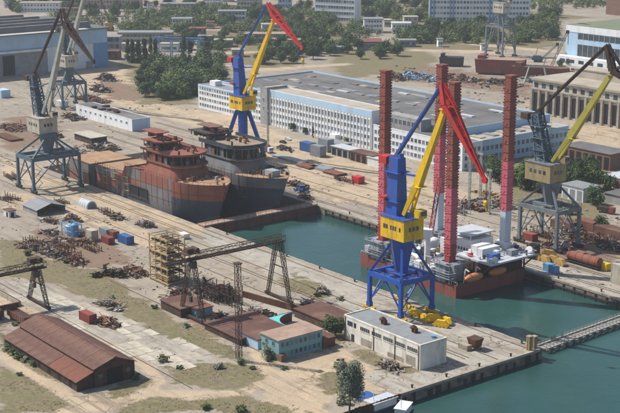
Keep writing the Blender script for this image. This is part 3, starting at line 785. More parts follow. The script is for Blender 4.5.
def deck_from(grid, yc, u0, u1, inset, dz, top_z=None):
    nst = len(grid)-1; m = MB()
    idx = [i for i in range(nst+1) if u0 <= i/nst <= u1]
    pts = []
    for i in idx:
        x, w_, z = grid[i][-1]; pts.append((x, max(w_-inset, .03), (top_z if top_z is not None else z)+dz))
    n = len(pts); vs = [(x, yc-w_, z) for x, w_, z in pts] + [(x, yc+w_, z) for x, w_, z in pts]
    m._add(vs, [(i, i+1, n+i+1, n+i) for i in range(n-1)])
    return m
def tier(x0, x1, yc, half, nose, z0, z1, seg=6, fl=0):        # deckhouse tier with a rounded front
    pts = [(x0, yc-half), (x1-nose, yc-half)]
    for i in range(1, seg): a = -math.pi/2 + math.pi*i/seg; pts.append((x1-nose+nose*math.cos(a), yc+half*math.sin(a)))
    pts += [(x1-nose, yc+half), (x0, yc+half)]
    m = MB(); n = len(pts)
    low = [(x + (fl*1.2 if x > x1-nose-.1 else 0), yc + (y-yc)*(half+fl)/half) for x, y in pts]
    m._add([(x, y, z0) for x, y in low] + [(x, y, z1) for x, y in pts],
           [tuple(range(n-1,-1,-1)), tuple(range(n,2*n))] + [(i,(i+1)%n,n+(i+1)%n,n+i) for i in range(n)])
    return m
def ship(label, x_aft, x_bow, yc, half, cols, deckmats, seed, tiers, low_aft, zdeck=(10.0, 13.8), ubreak=.40, group='unfinished supply ships in the dry dock'):
    o = thing('unfinished_ship', label, 'ship', ((x_aft+x_bow)/2, yc, -8), 0, group)
    ox, oy = (x_aft+x_bow)/2, yc
    def sheer(u):
        if u < ubreak: return zdeck[0]
        t = (u-ubreak)/(1-ubreak)
        return zdeck[1] + .8*t**3
    def plates(u, v, s_, rnd):
        if seed % 2 and u < .72:
            key = (int(u*8+(.4 if v > .66 else 0)), int(v*4))
            return 1 if key in {(0,2),(1,2),(2,3),(4,3),(0,1),(5,3),(3,2)} else 0
        if seed % 2: return 1 if v > .62 else 2
        return 0 if v > .72 or u < .6 else 2
    m, grid = hull_mesh(x_aft-ox, x_bow-ox, 0, half, 0.6, lambda u: sheer(u)+8, 9.0, plates, seed)
    m.build('hull', [M[c] for c in cols], o)
    sm = MB()
    for i in range(2, 38, 2):
        for r in range(4, 9):
            for sd in (-1, 1):
                a_, b_ = grid[i][r], grid[i][r+1]; sm.bar((a_[0], sd*(a_[1]+.02), a_[2]), (b_[0], sd*(b_[1]+.02), b_[2]), .13)
    for r in (5, 7):
        for i in range(0, 39):
            for sd in (-1, 1):
                a_, b_ = grid[i][r], grid[i+1][r]; sm.bar((a_[0], sd*(a_[1]+.02), a_[2]), (b_[0], sd*(b_[1]+.02), b_[2]), .13)
    sm.build('plate_seams', M['rust'], o)['kind'] = 'stuff'
    gr_ = MB()
    for i in range(0, 40):
        for sd in (-1, 1):
            a_, b_ = grid[i][-1], grid[i+1][-1]
            gr_.bar((a_[0], sd*a_[1], a_[2]), (a_[0], sd*a_[1], a_[2]+1.1), .1)
            if abs(a_[2]-b_[2]) < 1: gr_.bar((a_[0], sd*a_[1], a_[2]+1.1), (b_[0], sd*b_[1], b_[2]+1.1), .1)
    gr_.build('guard_rail', M['rust'], o)['kind'] = 'stuff'
    stg = MB()                                          # staging against the near side
    for t in range(3):
        xx = x_aft-ox+8+t*9
        for d in (0, 4): stg.bar((xx+d, -half-.9, 8.3), (xx+d, -half-.9, 8+zdeck[0]+1), .12)
        for z_ in (11, 14, 17): stg.bar((xx, -half-.7, z_), (xx+4, -half-.7, z_), .7, .12)
    stg.build('staging', M['scaffold'], o)['kind'] = 'stuff'
    for bx in range(12):                                # keel blocks under the bottom
        k = MB(); xx = x_aft-ox+6+bx*(x_bow-x_aft-26)/11; k.box(xx-.8, xx+.8, -4, 4, -1.0, .62); k.build('keel_block', M['trunk'], o)
    deck_from(grid, 0, 0, ubreak, .15, -.5).build('aft_deck', M[deckmats[0]], o)
    deck_from(grid, 0, ubreak+.001, .74, .15, -.6).build('forward_deck', M[deckmats[1]], o)
    deck_from(grid, 0, .74, 1.0, .15, -.55).build('forecastle_deck', M[deckmats[2]], o)
    bk = MB(); i0 = int(ubreak*40)+1                    # break bulkhead
    bk.box(grid[i0][-1][0]-.2, grid[i0][-1][0]+.1, -half+.1, half-.1, zdeck[0]+7.4, zdeck[1]+8); bk.build('break_bulkhead', M[cols[1]], o)
    rp = random.Random(seed)
    for (nm, x0, x1, hw, nose, z0, z1, wall, roof, rimh, fl) in tiers:
        g = link(nm, None, o)
        if fl: tier(x0-ox, x1-ox, 0, hw, nose, z0+8, z1+8, 8, fl).build('house_wall', M[wall], g)
        else:
            tier(x0-ox+.8, x1-ox-1.8, 0, hw-1.5, nose-.5, z0+8, z1+8, 8, 0).build('house_wall', M['rust_dark' if seed % 2 else 'steel_dark'], g)  # wall coloured dark to stand for shaded open gaps under the deck plates
            for sd in (-1, 1):
                for t in range(int((x1-x0-nose)/2.4)+1):
                    xx = x0-ox+.4+t*2.4
                    k = MB(); k.box(xx-.15, xx+.15, sd*hw-.15, sd*hw+.15, z0+8, z1+8); k.build('stanchion', M[wall if wall != 'hull_blue' else cols[seed % 2]], g)
                    if sd < 0 and rp.random() < .5:
                        k = MB(); hgt = rp.uniform(.35, .9); k.box(xx+.2, xx+2.2, -hw-.05, -hw+.05, z0+8, z0+8+(z1-z0)*hgt); k.build('wall_plate', M[rp.choice([cols[0], cols[1], 'rust'])], g)
            for t in range(-3, 4):
                yy = t*hw*.29; xf = x1-ox-nose + nose*math.sqrt(max(0, 1-(yy/hw)**2))
                k = MB(); k.box(xf-.15, xf+.15, yy-.15, yy+.15, z0+8, z1+8); k.build('stanchion', M[cols[1] if seed % 2 else cols[0]], g)
                if t % 2: k = MB(); k.box(xf-.1, xf+.05, yy-.9, yy+.9, z0+8, z0+8+(z1-z0)*.45); k.build('wall_plate', M[cols[0]], g)
        tier(x0-ox-.8, x1-ox+1.6, 0, hw+.9, nose+.6, z1+8, z1+8+.35).build('deck_plate', M[roof], g)
        rim = MB()
        n = 7
        pts = [(x0-ox-.8, -hw-.9), (x1-ox+1-nose, -hw-.9)] + [(x1-ox+1-nose+(nose+.6)*math.cos(-math.pi/2+math.pi*i/n), (hw+.9)*math.sin(-math.pi/2+math.pi*i/n)) for i in range(1, n)] + [(x1-ox+1-nose, hw+.9), (x0-ox-.8, hw+.9)]
        for a, b_ in zip(pts[:-1], pts[1:]): rim.bar((*a, z1+8.3+rimh/2), (*b_, z1+8.3+rimh/2), .15, rimh)
        rim.build('bulwark', M[cols[1]] if roof == 'red_lead' else M[wall], g)
        continue
        for t in range(0, int((x1-x0)/3), 2):
            w_ = MB(); xx = x0-ox+1.5+t*3; w_.box(xx, xx+1.3, -hw-.06, -hw+.1, (z0+z1)/2+7.4, (z0+z1)/2+8.8); w_.build('opening', M['dark'], g)
        for t in range(-2, 3):
            w_ = MB(); yy = t*hw*.28; xf = x1-ox-nose + nose*math.sqrt(max(0, 1-(yy/hw)**2))*.96
            w_.box(xf-.3, xf+.10, yy-.6, yy+.6, (z0+z1)/2+7.4, (z0+z1)/2+8.8); w_.build('opening', M['dark'], g)
    return o, grid, ox
S1T = [('forecastle_house', -172, -147, 8.2, 6.0, 13.2, 18.2, 'red_lead', 'deck_tan', .6, 1.8),
       ('accommodation_house', -174, -148, 8.8, 7.0, 19.0, 22.8, 'hull_blue', 'red_lead', .6, 0),
       ('bridge_house', -178, -165, 6.0, 3.0, 23.2, 25.8, 'leg_brown', 'red_lead', .4, 0)]
s1, g1, ox1 = ship('red and grey unfinished ship hull on the near side of the dock', -212, -123.5, 11.5, 11.5, ('hull_grey', 'red_lead', 'hull_blue'),
     ('deck_tan', 'red_lead', 'deck_tan'), 3, S1T, True, ubreak=.30)
S2T = [('forecastle_house', -172, -142, 8.2, 6.0, 13.4, 18.4, 'hull_grey', 'deck_grey_tan', .5, 1.8),
       ('accommodation_house', -169, -142, 9.0, 7.0, 19.0, 23.6, 'hull_blue', 'deck_grey_tan', 1.5, 0),
       ('bridge_house', -182, -166, 6.0, 3.0, 24.4, 26.2, 'steel_dark', 'steel_dark', .4, 0)]
s2, g2, ox2 = ship('grey unfinished ship hull farther across the dock with tan decks', -216, -118.5, 38.5, 11.5, ('hull_grey', 'red_lead', 'hull_blue'),
     ('deck_grey_tan', 'hull_grey', 'deck_tan'), 4, S2T, False, ubreak=.30)
for s_, ox, xr, zr, mm in ((s1, ox1, (-186, -171), 28.8, 'red_lead'), (s2, ox2, (-183, -169), 28.6, 'brick_brown')):
    for xx in (xr[0]+5, xr[1]-3.5):
        k = MB(); k.box(xx-ox-.9, xx-ox+.9, -1.4, 1.4, zr+8-2.6, zr+8); k.build('funnel_post', M['leg_brown'], s_)
    k = MB(); k.prism([(xr[0]-ox+2, -3.4), (xr[1]-ox-1, -3.4), (xr[1]-ox+.5, 0), (xr[1]-ox-1, 3.4), (xr[0]-ox+2, 3.4)], zr+8, zr+8.35); k.build('monkey_deck', M[mm], s_)
    gr = g1 if s_ is s1 else g2
    zf = gr[-3][-1][2]
    rl = random.Random(5 if s_ is s1 else 6)
    for k_ in range(34 if s_ is s1 else 40):            # bitts, winch frames and staging posts on the foredeck
        xx = rl.uniform(-152, -126)-ox; yy = rl.uniform(-7, 7); h_ = rl.uniform(.8, 2.2)
        if s_ is s1 and xx+ox > -140 and k_ % 3: continue
        k = MB(); k.cbox((xx, yy, zf-.8+h_/2), (rl.uniform(.4, 1.1), rl.uniform(.4, 1.4), h_)); k.build('deck_fitting', M[rl.choice(['rust', 'rust', 'deck_tan', 'rust_dark', 'container_grey'])], s_)
    k = MB(); 
    for (x_, y_) in ((-151, -5), (-149, 4)): k.bar((x_-ox, y_, zf-1), (x_-ox+4.5, y_-1, zf+5.5), .3); k.bar((x_-ox+4.5, y_-1, zf-1), (x_-ox+4.5, y_-1, zf+1.5), .2)
    k.build('staging_davit', M['rust'], s_)['kind'] = 'stuff' 
for s_, ox, zz in ((s1, ox1, (18.9, 23.1, 26.1)), (s2, ox2, (18.9, 23.9, 26.5))):
    rl = random.Random(17)
    for lev, z_ in enumerate(zz):
        for k_ in range(16):
            xx = rl.uniform(-170, -150 if lev < 2 else -166)-ox; yy = rl.uniform(-8, 8)*(1 if lev < 2 else .6); h_ = rl.uniform(.5, 1.6)
            k = MB(); k.cbox((xx, yy, z_+8+h_/2+.2), (rl.uniform(.3, 1.6), rl.uniform(.3, 1.2), h_), rl.random()); k.build('deck_fitting', M[rl.choice(['rust', 'rust_dark', 'red_lead', 'steel_dark'])], s_)
k = MB(); k.box(-131.5-ox2, -126-ox2, -2, 2, zf-.5, zf+2.0); k.build('deck_cabin', M['container_grey'], s2)
# openings framed by dark steel in the near ship side
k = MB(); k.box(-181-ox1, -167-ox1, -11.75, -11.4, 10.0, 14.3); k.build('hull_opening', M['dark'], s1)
k = MB()
for zz in (9.9, 14.4): k.bar((-181.3-ox1, -11.9, zz), (-166.7-ox1, -11.9, zz), .3)
for xx in (-181.3, -174, -166.7): k.bar((xx-ox1, -11.9, 9.9), (xx-ox1, -11.9, 14.4), .3)
k.build('opening_frame', M['steel_dark'], s1)
# stern block: separate hull section standing behind the near ship
o = thing('hull_section', 'boxy grey and red hull block with sandy deck standing by the weathered crane', 'hull block', (-224, 9, 0))
k = MB(); rnd = random.Random(9)
for a in range(6):
    for r in range(3):
        z0, z1 = -6+r*5.3, -6+(r+1)*5.3
        k.quad((-10.5+a*3.5, -10.5, z0), (-7+a*3.5, -10.5, z0), (-7+a*3.5, -10.5, z1), (-10.5+a*3.5, -10.5, z1), 0 if r == 2 or rnd.random() < .25 else 1)
k.box(-10.5, 10.5, -10.48, 10.5, -6, 9.6, 0); k.build('plating', [M['hull_grey'], M['red_lead']], o)
k = MB(); k.box(-10.7, 10.7, -10.7, 10.7, 9.61, 9.95); k.build('deck', M['deck_tan'], o)
for (x0, x1, y0, y1) in ((8.2, 10.62, -10.64, -10.52),):
    k = MB(); k.box(x0, x1, y0, y1, -5, 9.5); k.build('end_shadow', M['dark'], o)  # dark strip painting in the shadow at the block's end
for a in range(-2, 3):
    k = MB(); k.box(10.52, 10.6, a*3.6-1.3, a*3.6+1.3, 1.0, 8.5); k.build('open_frame_bay', M['dark'], o)
# caisson gate closing the dock
o = thing('dock_gate', 'rust red floating caisson closing the dry dock below the ship bows', 'dock gate', (SILL, 27, -9))
k = MB(); k.box(-3.4, .6, -29.6, 28.3, 0, 9.4); k.build('caisson', M['rust_roof_red'], o)
k = MB(); k.box(-3.8, 1.0, -29.8, 28.4, 9.4, 9.9); k.build('top_deck', M['pink_roof'], o)
for s_ in (-3.7, .9):
    k = MB()
    for t in range(20): k.bar((s_, -29+t*3, 9.9), (s_, -29+t*3, 11.0), .1)
    k.bar((s_, -29.6, 11.0), (s_, 28.2, 11.0), .1); k.build('handrail', M['rust'], o)['kind'] = 'stuff'
for t in range(9):
    k = MB(); k.box(.62, 1.0, -26+t*6.2, -25.4+t*6.2, 3, 9.3); k.build('rib', M['rust_roof_red'], o)

# ================================================================ JACK-UP RIG
RX0, RX1, RY0, RY1, RZ = -51.0, 1.0, 20.0, 54.0, 1.4
o = thing('jack_up_rig', 'jack-up barge with four tall red legs moored in the basin', 'jack-up rig', ((RX0+RX1)/2, (RY0+RY1)/2, WATER_Z))
cx, cy, cz = (RX0+RX1)/2, (RY0+RY1)/2, WATER_Z
def rbox(name, x0, x1, y0, y1, z0, z1, m_, par=None):
    k = MB(); k.box(x0-cx, x1-cx, y0-cy, y1-cy, z0-cz, z1-cz); return k.build(name, M[m_], par or o)
k = MB(); k.prism([(RX0-cx+2, RY0-cy), (RX1-cx, RY0-cy), (RX1-cx, RY1-cy), (RX0-cx+2, RY1-cy), (RX0-cx, RY1-cy-4), (RX0-cx, RY0-cy+4)], -2.5, RZ-cz-.05); k.build('barge_hull', M['leg_brown'], o)
rbox('main_deck', RX0+.3, RX1-.3, RY0+.3, RY1-.3, RZ-.04, RZ+.15, 'steel_dark')
rb = MB()
for yy in (RY0+.1, RY1-.1):
    rb.bar((RX0-cx+2, yy-cy, RZ-cz+1.1), (RX1-cx, yy-cy, RZ-cz+1.1), .1)
    for t in range(19): rb.bar((RX0-cx+2+t*2.8, yy-cy, RZ-cz), (RX0-cx+2+t*2.8, yy-cy, RZ-cz+1.1), .09)
rb.build('guard_rail', M['white_paint'], o)['kind'] = 'stuff'
for (lx, ly, zp, zw) in ((-41, 24, 40, -1), (-6.4, 24, 34, -1), (-39.5, 50, 44, 22), (-5.4, 50, 40, 22)):
    g = link('jacking_leg', None, o, (lx-cx, ly-cy, 0))
    w = 1.5; W = w-.25
    def shaft(z0, z1, mname, nm):
        k = MB(); pts = [(-w, -W), (-W, -w), (W, -w), (w, -W), (w, W), (W, w), (-W, w), (-w, W)]
        k.prism(pts, z0-cz, z1-cz)
        return k.build(nm, M[mname], g)
    z = -6
    if zw > 0: shaft(z, zw, 'leg_white', 'shaft'); z = zw
    else: shaft(z, 14, 'leg_red', 'shaft'); z = 14
    shaft(z, zp, 'leg_pink', 'shaft'); shaft(zp, 69.3, 'leg_brown', 'shaft')
    for (i, j) in ((-1,-1),(1,-1),(1,1),(-1,1)):       # toothed racks up the corners
        for (za_, zb_, lm) in ((max(10, zw), zp, 'leg_pink'), (zp, 69, 'leg_brown')):
            k = MB(); zz = za_
            while zz < zb_:
                k.cbox((i*(w-.05), j*(w-.05), zz+.4-cz), (.36, .36, .5)); zz += 1.0
            k.build('rack', M[lm], g)['kind'] = 'stuff'
    for (za_, zb_, lm) in ((max(10, zw), zp, 'leg_pink'), (zp, 66, 'leg_brown')):
      lt = MB(); zz = za_; fl_ = 1
      while zz < zb_:
        for (ax, sg) in ((0,-1),(0,1),(1,-1),(1,1)):
            e = w+.03
            P = (-W*fl_, sg*e) if ax == 0 else (sg*e, -W*fl_); Q = (W*fl_, sg*e) if ax == 0 else (sg*e, W*fl_)
            lt.bar((P[0], P[1], zz-cz), (Q[0], Q[1], zz-cz), .3, .1); lt.bar((P[0]*.3, P[1], zz-cz), (Q[0]*.3 if ax == 0 else Q[0], P[1] if ax == 0 else Q[1]*.3, zz+1.2-cz), .2, .1)
        zz += 3; fl_ = -fl_
      lt.build('lattice', M[lm], g)['kind'] = 'stuff'
    k = MB(); k.box(-w-.15, w+.15, -w-.15, w+.15, 69.3-cz, 69.9-cz); k.build('leg_cap', M['leg_brown'], g)
    jh = MB(); 
    for (i, j) in ((-1,0),(1,0),(0,-1),(0,1)):
        jh.cbox((i*3.3, j*3.3, RZ-cz+3.2), (2.2 if i else 4.4, 2.2 if j else 4.4, 6.4))
    jh.build('jack_house', M['container_grey'], g)
    jr = MB()
    for zz in (1.6, 3.4, 6.3):
        for (a, b_) in (((-4.9,-4.9),(4.9,-4.9)),((4.9,-4.9),(4.9,4.9)),((4.9,4.9),(-4.9,4.9)),((-4.9,4.9),(-4.9,-4.9))): jr.bar((*a, RZ-cz+zz+.9), (*b_, RZ-cz+zz+.9), .14); jr.bar((*a, RZ-cz+zz), (*b_, RZ-cz+zz), .5, .12)
    for i in (-4.9, 0, 4.9):
        for j in (-4.9, 0, 4.9):
            if i or j: jr.bar((i, j, RZ-cz), (i, j, RZ-cz+7.2), .16)
    jr.build('jack_gallery', M['container_grey'], g)
# accommodation and deck gear
rbox('accommodation_block', -22, -13, 40, 52, RZ+.1, RZ+9, 'white_paint')
rbox('accommodation_block', -30, -22.2, 42, 52, RZ+.1, RZ+6.5, 'white_paint')
for z in (2.2, 5.2):
    for t in range(6):
        k = MB(); k.box(-21.5+t*1.4-cx, -20.7+t*1.4-cx, 39.93-cy, 40.02-cy, RZ+z-cz, RZ+z+1.0-cz); k.build('window', M['glass'], o)
        k = MB(); k.box(-13.02-cx, -12.93-cx, 40.8+t*1.9-cy, 41.7+t*1.9-cy, RZ+z-cz, RZ+z+1.0-cz); k.build('window', M['glass'], o)
hd = rbox('helideck', -25, -13.5, 41, 53, RZ+10.4, RZ+10.9, 'pale_tarp')
k = MB()
for (a, b_) in ((-24, 42), (-14.5, 42), (-14.5, 52), (-24, 52)): k.bar((a-cx, b_-cy, RZ-cz+6), (a-cx, b_-cy, RZ-cz+10.4), .3)
k.build('helideck_post', M['white_paint'], o)
pf = MB(); pf.box(-11-cx, 6.6-cx, 31-cy, 53.5-cy, RZ+6.0-cz, RZ+6.6-cz); pf.build('upper_platform', M['pale_tarp'], o)
k = MB()
for a in (-10, -2, 1.4):
    for b_ in (31, 42, 53): k.bar((a-cx, b_-cy, RZ-cz), (a-cx, b_-cy, RZ-cz+6), .45)
for b_ in (31, 42, 53): k.bar((1.6-cx, b_-cy, RZ-cz+1.5), (6.4-cx, b_-cy, RZ-cz+5.9), .4)
k.build('platform_post', M['steel_dark'], o)
k = MB()
for (a, b_) in (((-11,31),(6.6,31)),((6.6,31),(6.6,53.5)),((6.6,53.5),(-11,53.5))):
    k.bar((a[0]-cx, a[1]-cy, RZ+7.7-cz), (b_[0]-cx, b_[1]-cy, RZ+7.7-cz), .1)
k.build('platform_rail', M['white_paint'], o)
dk = MB(); dk.box(-9-cx, 1.4-cx, 31-cy, 52-cy, RZ+.2-cz, RZ+5.9-cz); dk.build('lower_deck_house', M['rust_dark'], o)
rnd = random.Random(21)
for t in range(330):                                    # winches, pipes, cabinets and other deck gear
    x_ = rnd.uniform(-49, 0); y_ = rnd.uniform(21.5, 50)
    if -31 < x_ < -12 and y_ > 39 or x_ > -11 and y_ > 29: continue
    if min(abs(x_+41), abs(x_+6.4)) < 5 and abs(y_-24) < 5: continue
    h_ = rnd.uniform(.8, 3.4)*(1.8 if t % 5 == 0 else 1); k = MB()
    if t % 4 == 0: k.tube((x_-cx-1.4, y_-cy, RZ-cz+.9), (x_-cx+1.4, y_-cy+rnd.uniform(-1,1), RZ-cz+.9), .7, 8)
    elif t % 4 == 1: k.bar((x_-cx, y_-cy, RZ-cz), (x_-cx+rnd.uniform(-2,2), y_-cy, RZ-cz+h_*1.8), .3)
    else: k.cbox((x_-cx, y_-cy, RZ-cz+h_/2), (rnd.uniform(.8, 3), rnd.uniform(.8, 3), h_), rnd.uniform(0, .3))
    k.build('deck_gear', M[rnd.choice(['white_paint', 'white_paint', 'white_paint', 'pale_tarp', 'container_grey', 'steel_dark', 'leg_red', 'ochre', 'teal_wall'])], o)
for t in range(60):                                    # lockers, vents and reels on the upper platform and houses
    x_ = rnd.uniform(-10.5, 6); y_ = rnd.uniform(31.5, 53)
    if -9.2 < x_ < -1.8 and 34.5 < y_ < 45 or x_ > .5 and (34 < y_ < 48 or y_ > 50.5): continue
    h_ = rnd.uniform(.5, 2.0); k = MB(); k.cbox((x_-cx, y_-cy, RZ+6.6-cz+h_/2), (rnd.uniform(.4, 1.8), rnd.uniform(.4, 1.6), h_)); k.build('deck_gear', M[rnd.choice(['white_paint', 'white_paint', 'container_grey', 'pale_tarp', 'steel_dark', 'crane_red'])], o)
for t in range(40):
    x_ = rnd.uniform(-50, -10); y_ = rnd.uniform(22, 52); k = MB(); h_ = rnd.uniform(3, 8)
    if min(abs(x_+41), abs(x_+6.4)) < 5 and (abs(y_-24) < 5): continue
    k.bar((x_-cx, y_-cy, RZ-cz), (x_-cx, y_-cy, RZ-cz+h_), .22); k.bar((x_-cx, y_-cy, RZ-cz+h_*.8), (x_-cx+rnd.uniform(-4,4), y_-cy+rnd.uniform(-3,3), RZ-cz+h_*.8), .22); k.build('pipework', M[rnd.choice(['white_paint', 'container_grey', 'steel_dark', 'leg_red'])], o)
for (x_, y_, L_, r_) in ((-33, 30, 6, 1.3), (-30, 34, 6, 1.3), (-27, 27, 5, 1.1), (-17, 30, 5.5, 1.2), (-16, 34.5, 6, 1.4), (-34, 47, 5, 1.3), (-46, 36, 5, 1.2), (-46, 41, 5, 1.2)):
    k = MB(); k.tube((x_-L_/2-cx, y_-cy, RZ-cz+2.6), (x_+L_/2-cx, y_-cy, RZ-cz+2.6), r_, 12); k.cbox((x_-cx, y_-cy, RZ-cz+.9), (L_*.8, 1.2, 1.6)); k.build('deck_tank', M['white_paint'], o, smooth=False)
for yy in (26.5, 38):                                  # orange lifeboats in davits at the end of the barge
    lb = MB(); prof = [(.1, -4.2), (.9, -3.6), (1.35, -2), (1.45, 0), (1.35, 2), (.9, 3.6), (.1, 4.2)]
    vs = []; n = 10
    for (r_, t_) in prof:
        for i in range(n): a = 2*math.pi*i/n; vs.append((r_*math.cos(a)+2.9-cx+RX1-RX1, yy-cy+t_, RZ-cz+2.2+r_*1.05*math.sin(a)))
    fs = [(k_*n+i, k_*n+(i+1)%n, (k_+1)*n+(i+1)%n, (k_+1)*n+i) for k_ in range(len(prof)-1) for i in range(n)]
    fs += [tuple(range(n)), tuple(range((len(prof)-1)*n, len(prof)*n))]
    lb._add(vs, fs); b_ = lb.build('lifeboat', M['orange'], o, smooth=True)
    k = MB()
    for t_ in (-2.6, 2.6): k.bar((.6-cx, yy+t_-cy, RZ-cz), (1.4-cx, yy+t_-cy, RZ+5.2-cz), .3); k.bar((1.4-cx, yy+t_-cy, RZ+5.2-cz), (3.2-cx, yy+t_-cy, RZ+4.7-cz), .3)
    k.build('davit', M['white_paint'], b_)
# deck crane, red and white
k = MB(); k.tube((-22-cx, 28-cy, RZ-cz), (-22-cx, 28-cy, RZ+11-cz), 1.1, 10); k.build('crane_pedestal', M['white_paint'], o)
k = MB(); k.cbox((-22-cx, 28-cy, RZ+12.4-cz), (3.6, 3.2, 2.8), .6); k.build('crane_cab', M['white_paint'], o)
k = MB(); k.truss((-21-cx, 28.5-cy, RZ+12-cz), (-29-cx, 40-cy, RZ+29-cz), 1.3, 1.3, 10, .22); k.build('crane_boom', M['leg_red'], o)
k = MB(); k.lathe([(1.2, 0), (1.9, .8), (2.1, 1.8), (1.9, 2.8), (1.2, 3.6)], (-28-cx, 37-cy, RZ+4-cz), 12); k.build('radome', M['white_paint'], o, smooth=True)
k = MB(); k.tube((4.6-cx, 52-cy, RZ+7.8-cz), (4.7-cx, 51.6-cy, RZ+8.0-cz), 1.3, 16); k.bar((4.6-cx, 52.1-cy, RZ+6.6-cz), (4.6-cx, 52.1-cy, RZ+8-cz), .4); k.build('dish_antenna', M['white_paint'], o)
# containers on the upper platform stay things of their own
def shipping_box(name, label, cat, x, y, z, L_, W_, H_, m_, rz=0, group=None, doors=True):
    o = thing(name, label, cat, (x, y, z), rz, group)
    k = MB(); k.box(-L_/2, L_/2, -W_/2, W_/2, .08, H_)
    k.build('body', M[m_], o)
    n = max(4, int(L_/.55)); k = MB()
    for i in range(n):
        xx = -L_/2 + (i+.5)*L_/n
        for s_ in (-1, 1): k.box(xx-.10, xx+.10, s_*W_/2-.035, s_*W_/2+.035, .25, H_-.2)
    k.build('corrugation', M[m_], o)['kind'] = 'stuff'
    k = MB()
    for i in (-1, 1):
        for j in (-1, 1): k.box(i*L_/2-.12, i*L_/2+.12, j*W_/2-.12, j*W_/2+.12, 0, H_+.06)
    k.build('corner_post', M[m_], o)['kind'] = 'stuff'
    if doors:
        for j in (-1, 1):
            k = MB(); k.box(L_/2+.005, L_/2+.06, j*W_/4-W_/4+.18, j*W_/4+W_/4-.18, .25, H_-.2); k.build('door', M[m_], o)
    return o
G = 'white deck containers on the rig platform'
shipping_box('deck_container', 'long white container on the rig platform nearest the accommodation', 'container', -7.5, 40.5, RZ+6.6, 2.6, 7.5, 2.7, 'white_paint', 0, G, False)
shipping_box('deck_container', 'white container in the middle of the rig platform row', 'container', -3.4, 39.6, RZ+6.6, 2.6, 8.5, 2.7, 'white_paint', 0, G, False)
shipping_box('deck_container', 'short white container behind the platform row by the white dish', 'container', -5.5, 49.3, RZ+6.6, 5.5, 2.5, 2.6, 'white_paint', 0, G, False)
shipping_box('deck_container', 'small blue container at the edge of the rig platform', 'container', 2.2, 36.6, RZ+6.6, 2.3, 3.6, 2.0, 'container_blue', 0, None, False)
shipping_box('deck_container', 'small grey container in front of the white dish on the rig', 'container', 2.4, 45.6, RZ+6.6, 2.3, 3.2, 2.0, 'container_grey', 0, None, False)

# ================================================================ BUILDINGS
mat('glass_sky', (0.13, 0.18, 0.24), .2, (0.07, 0.09, 0.11), .6, .5, rnd=.4)
mat('curtain', (0.33, 0.32, 0.29), .7, (0.20, 0.2, 0.19), .7, .6, rnd=.4)
WIN = {}
def win_mesh(w, h, frame, depth=.12, matn='glass', cross=True):
    key = (round(w,2), round(h,2), frame, matn)
    if key not in WIN:
        k = MB()
        k.box(-w/2, w/2, -.02, .05, 0, h, 1)
        f_ = .10 if w > .8 else .06
        k.box(-w/2-f_, w/2+f_, -depth, .05, -f_, 0, 0); k.box(-w/2-f_, w/2+f_, -depth, .05, h, h+f_, 0)
        k.box(-w/2-f_, -w/2, -depth, .05, 0, h, 0); k.box(w/2, w/2+f_, -depth, .05, 0, h, 0)
        if cross: k.box(-.04, .04, -.06, .04, 0, h, 0)
        WIN[key] = k.mesh('window', [M[frame], M[matn]])
    return WIN[key]
def facade(o, face, c0, c1, pos, zs, n, w, h, frame='white_paint', name='window', matn='glass', skip=0.0, seed=1, cross=True):
    """face '-y': wall plane y=pos, spread over x c0..c1; '+x': wall plane x=pos, spread over y c0..c1 (object space)."""
    ws = [win_mesh(w, h, frame, matn=q, cross=cross) for q in (([matn]*3 + ['glass_sky']*4 + ['curtain']) if matn == 'glass' else [matn])]; rn = random.Random(seed + int(abs(c1)*7))
    for z in zs:
        for i in range(n):
            if rn.random() < skip: continue
            c_ = c0 + (c1-c0)*(i+.5)/n
            me_ = rn.choice(ws)
            if face == '-y': link(name, me_, o, (c_, pos, z), 0)
            elif face == '+x': link(name, me_, o, (pos, c_, z), math.pi/2)
def block(name, label, cat, x0, x1, y0, y1, h, wall, roof, parapet=.5, rz=0, group=None, over=.0, roof_t=.12, ctr=None):
    """Flat roofed building; its origin is the middle of its footprint."""
    cx_, cy_ = ((x0+x1)/2, (y0+y1)/2) if ctr is None else ctr
    o = thing(name, label, cat, (cx_, cy_, 0), rz, group)
    a, b_ = (x1-x0)/2, (y1-y0)/2
    k = MB(); k.box(-a, a, -b_, b_, 0, h); k.build('wall', M[wall], o)
    k = MB()
    if parapet:
        k.box(-a+.3, a-.3, -b_+.3, b_-.3, h-.01, h+roof_t)
        p_ = k.build('roof', M[roof], o)
        q_ = MB()
        q_.box(-a-.08, a+.08, -b_-.08, -b_+.28, h, h+parapet); q_.box(-a-.08, a+.08, b_-.28, b_+.08, h, h+parapet)
        q_.box(-a-.08, -a+.28, -b_+.281, b_-.281, h, h+parapet); q_.box(a-.28, a+.08, -b_+.281, b_-.281, h, h+parapet)
        q_.build('parapet', M[wall], p_)
    else:
        k.box(-a-over, a+over, -b_-over, b_+over, h-.01, h+.3); k.build('roof', M[roof], o)
    return o, a, b_
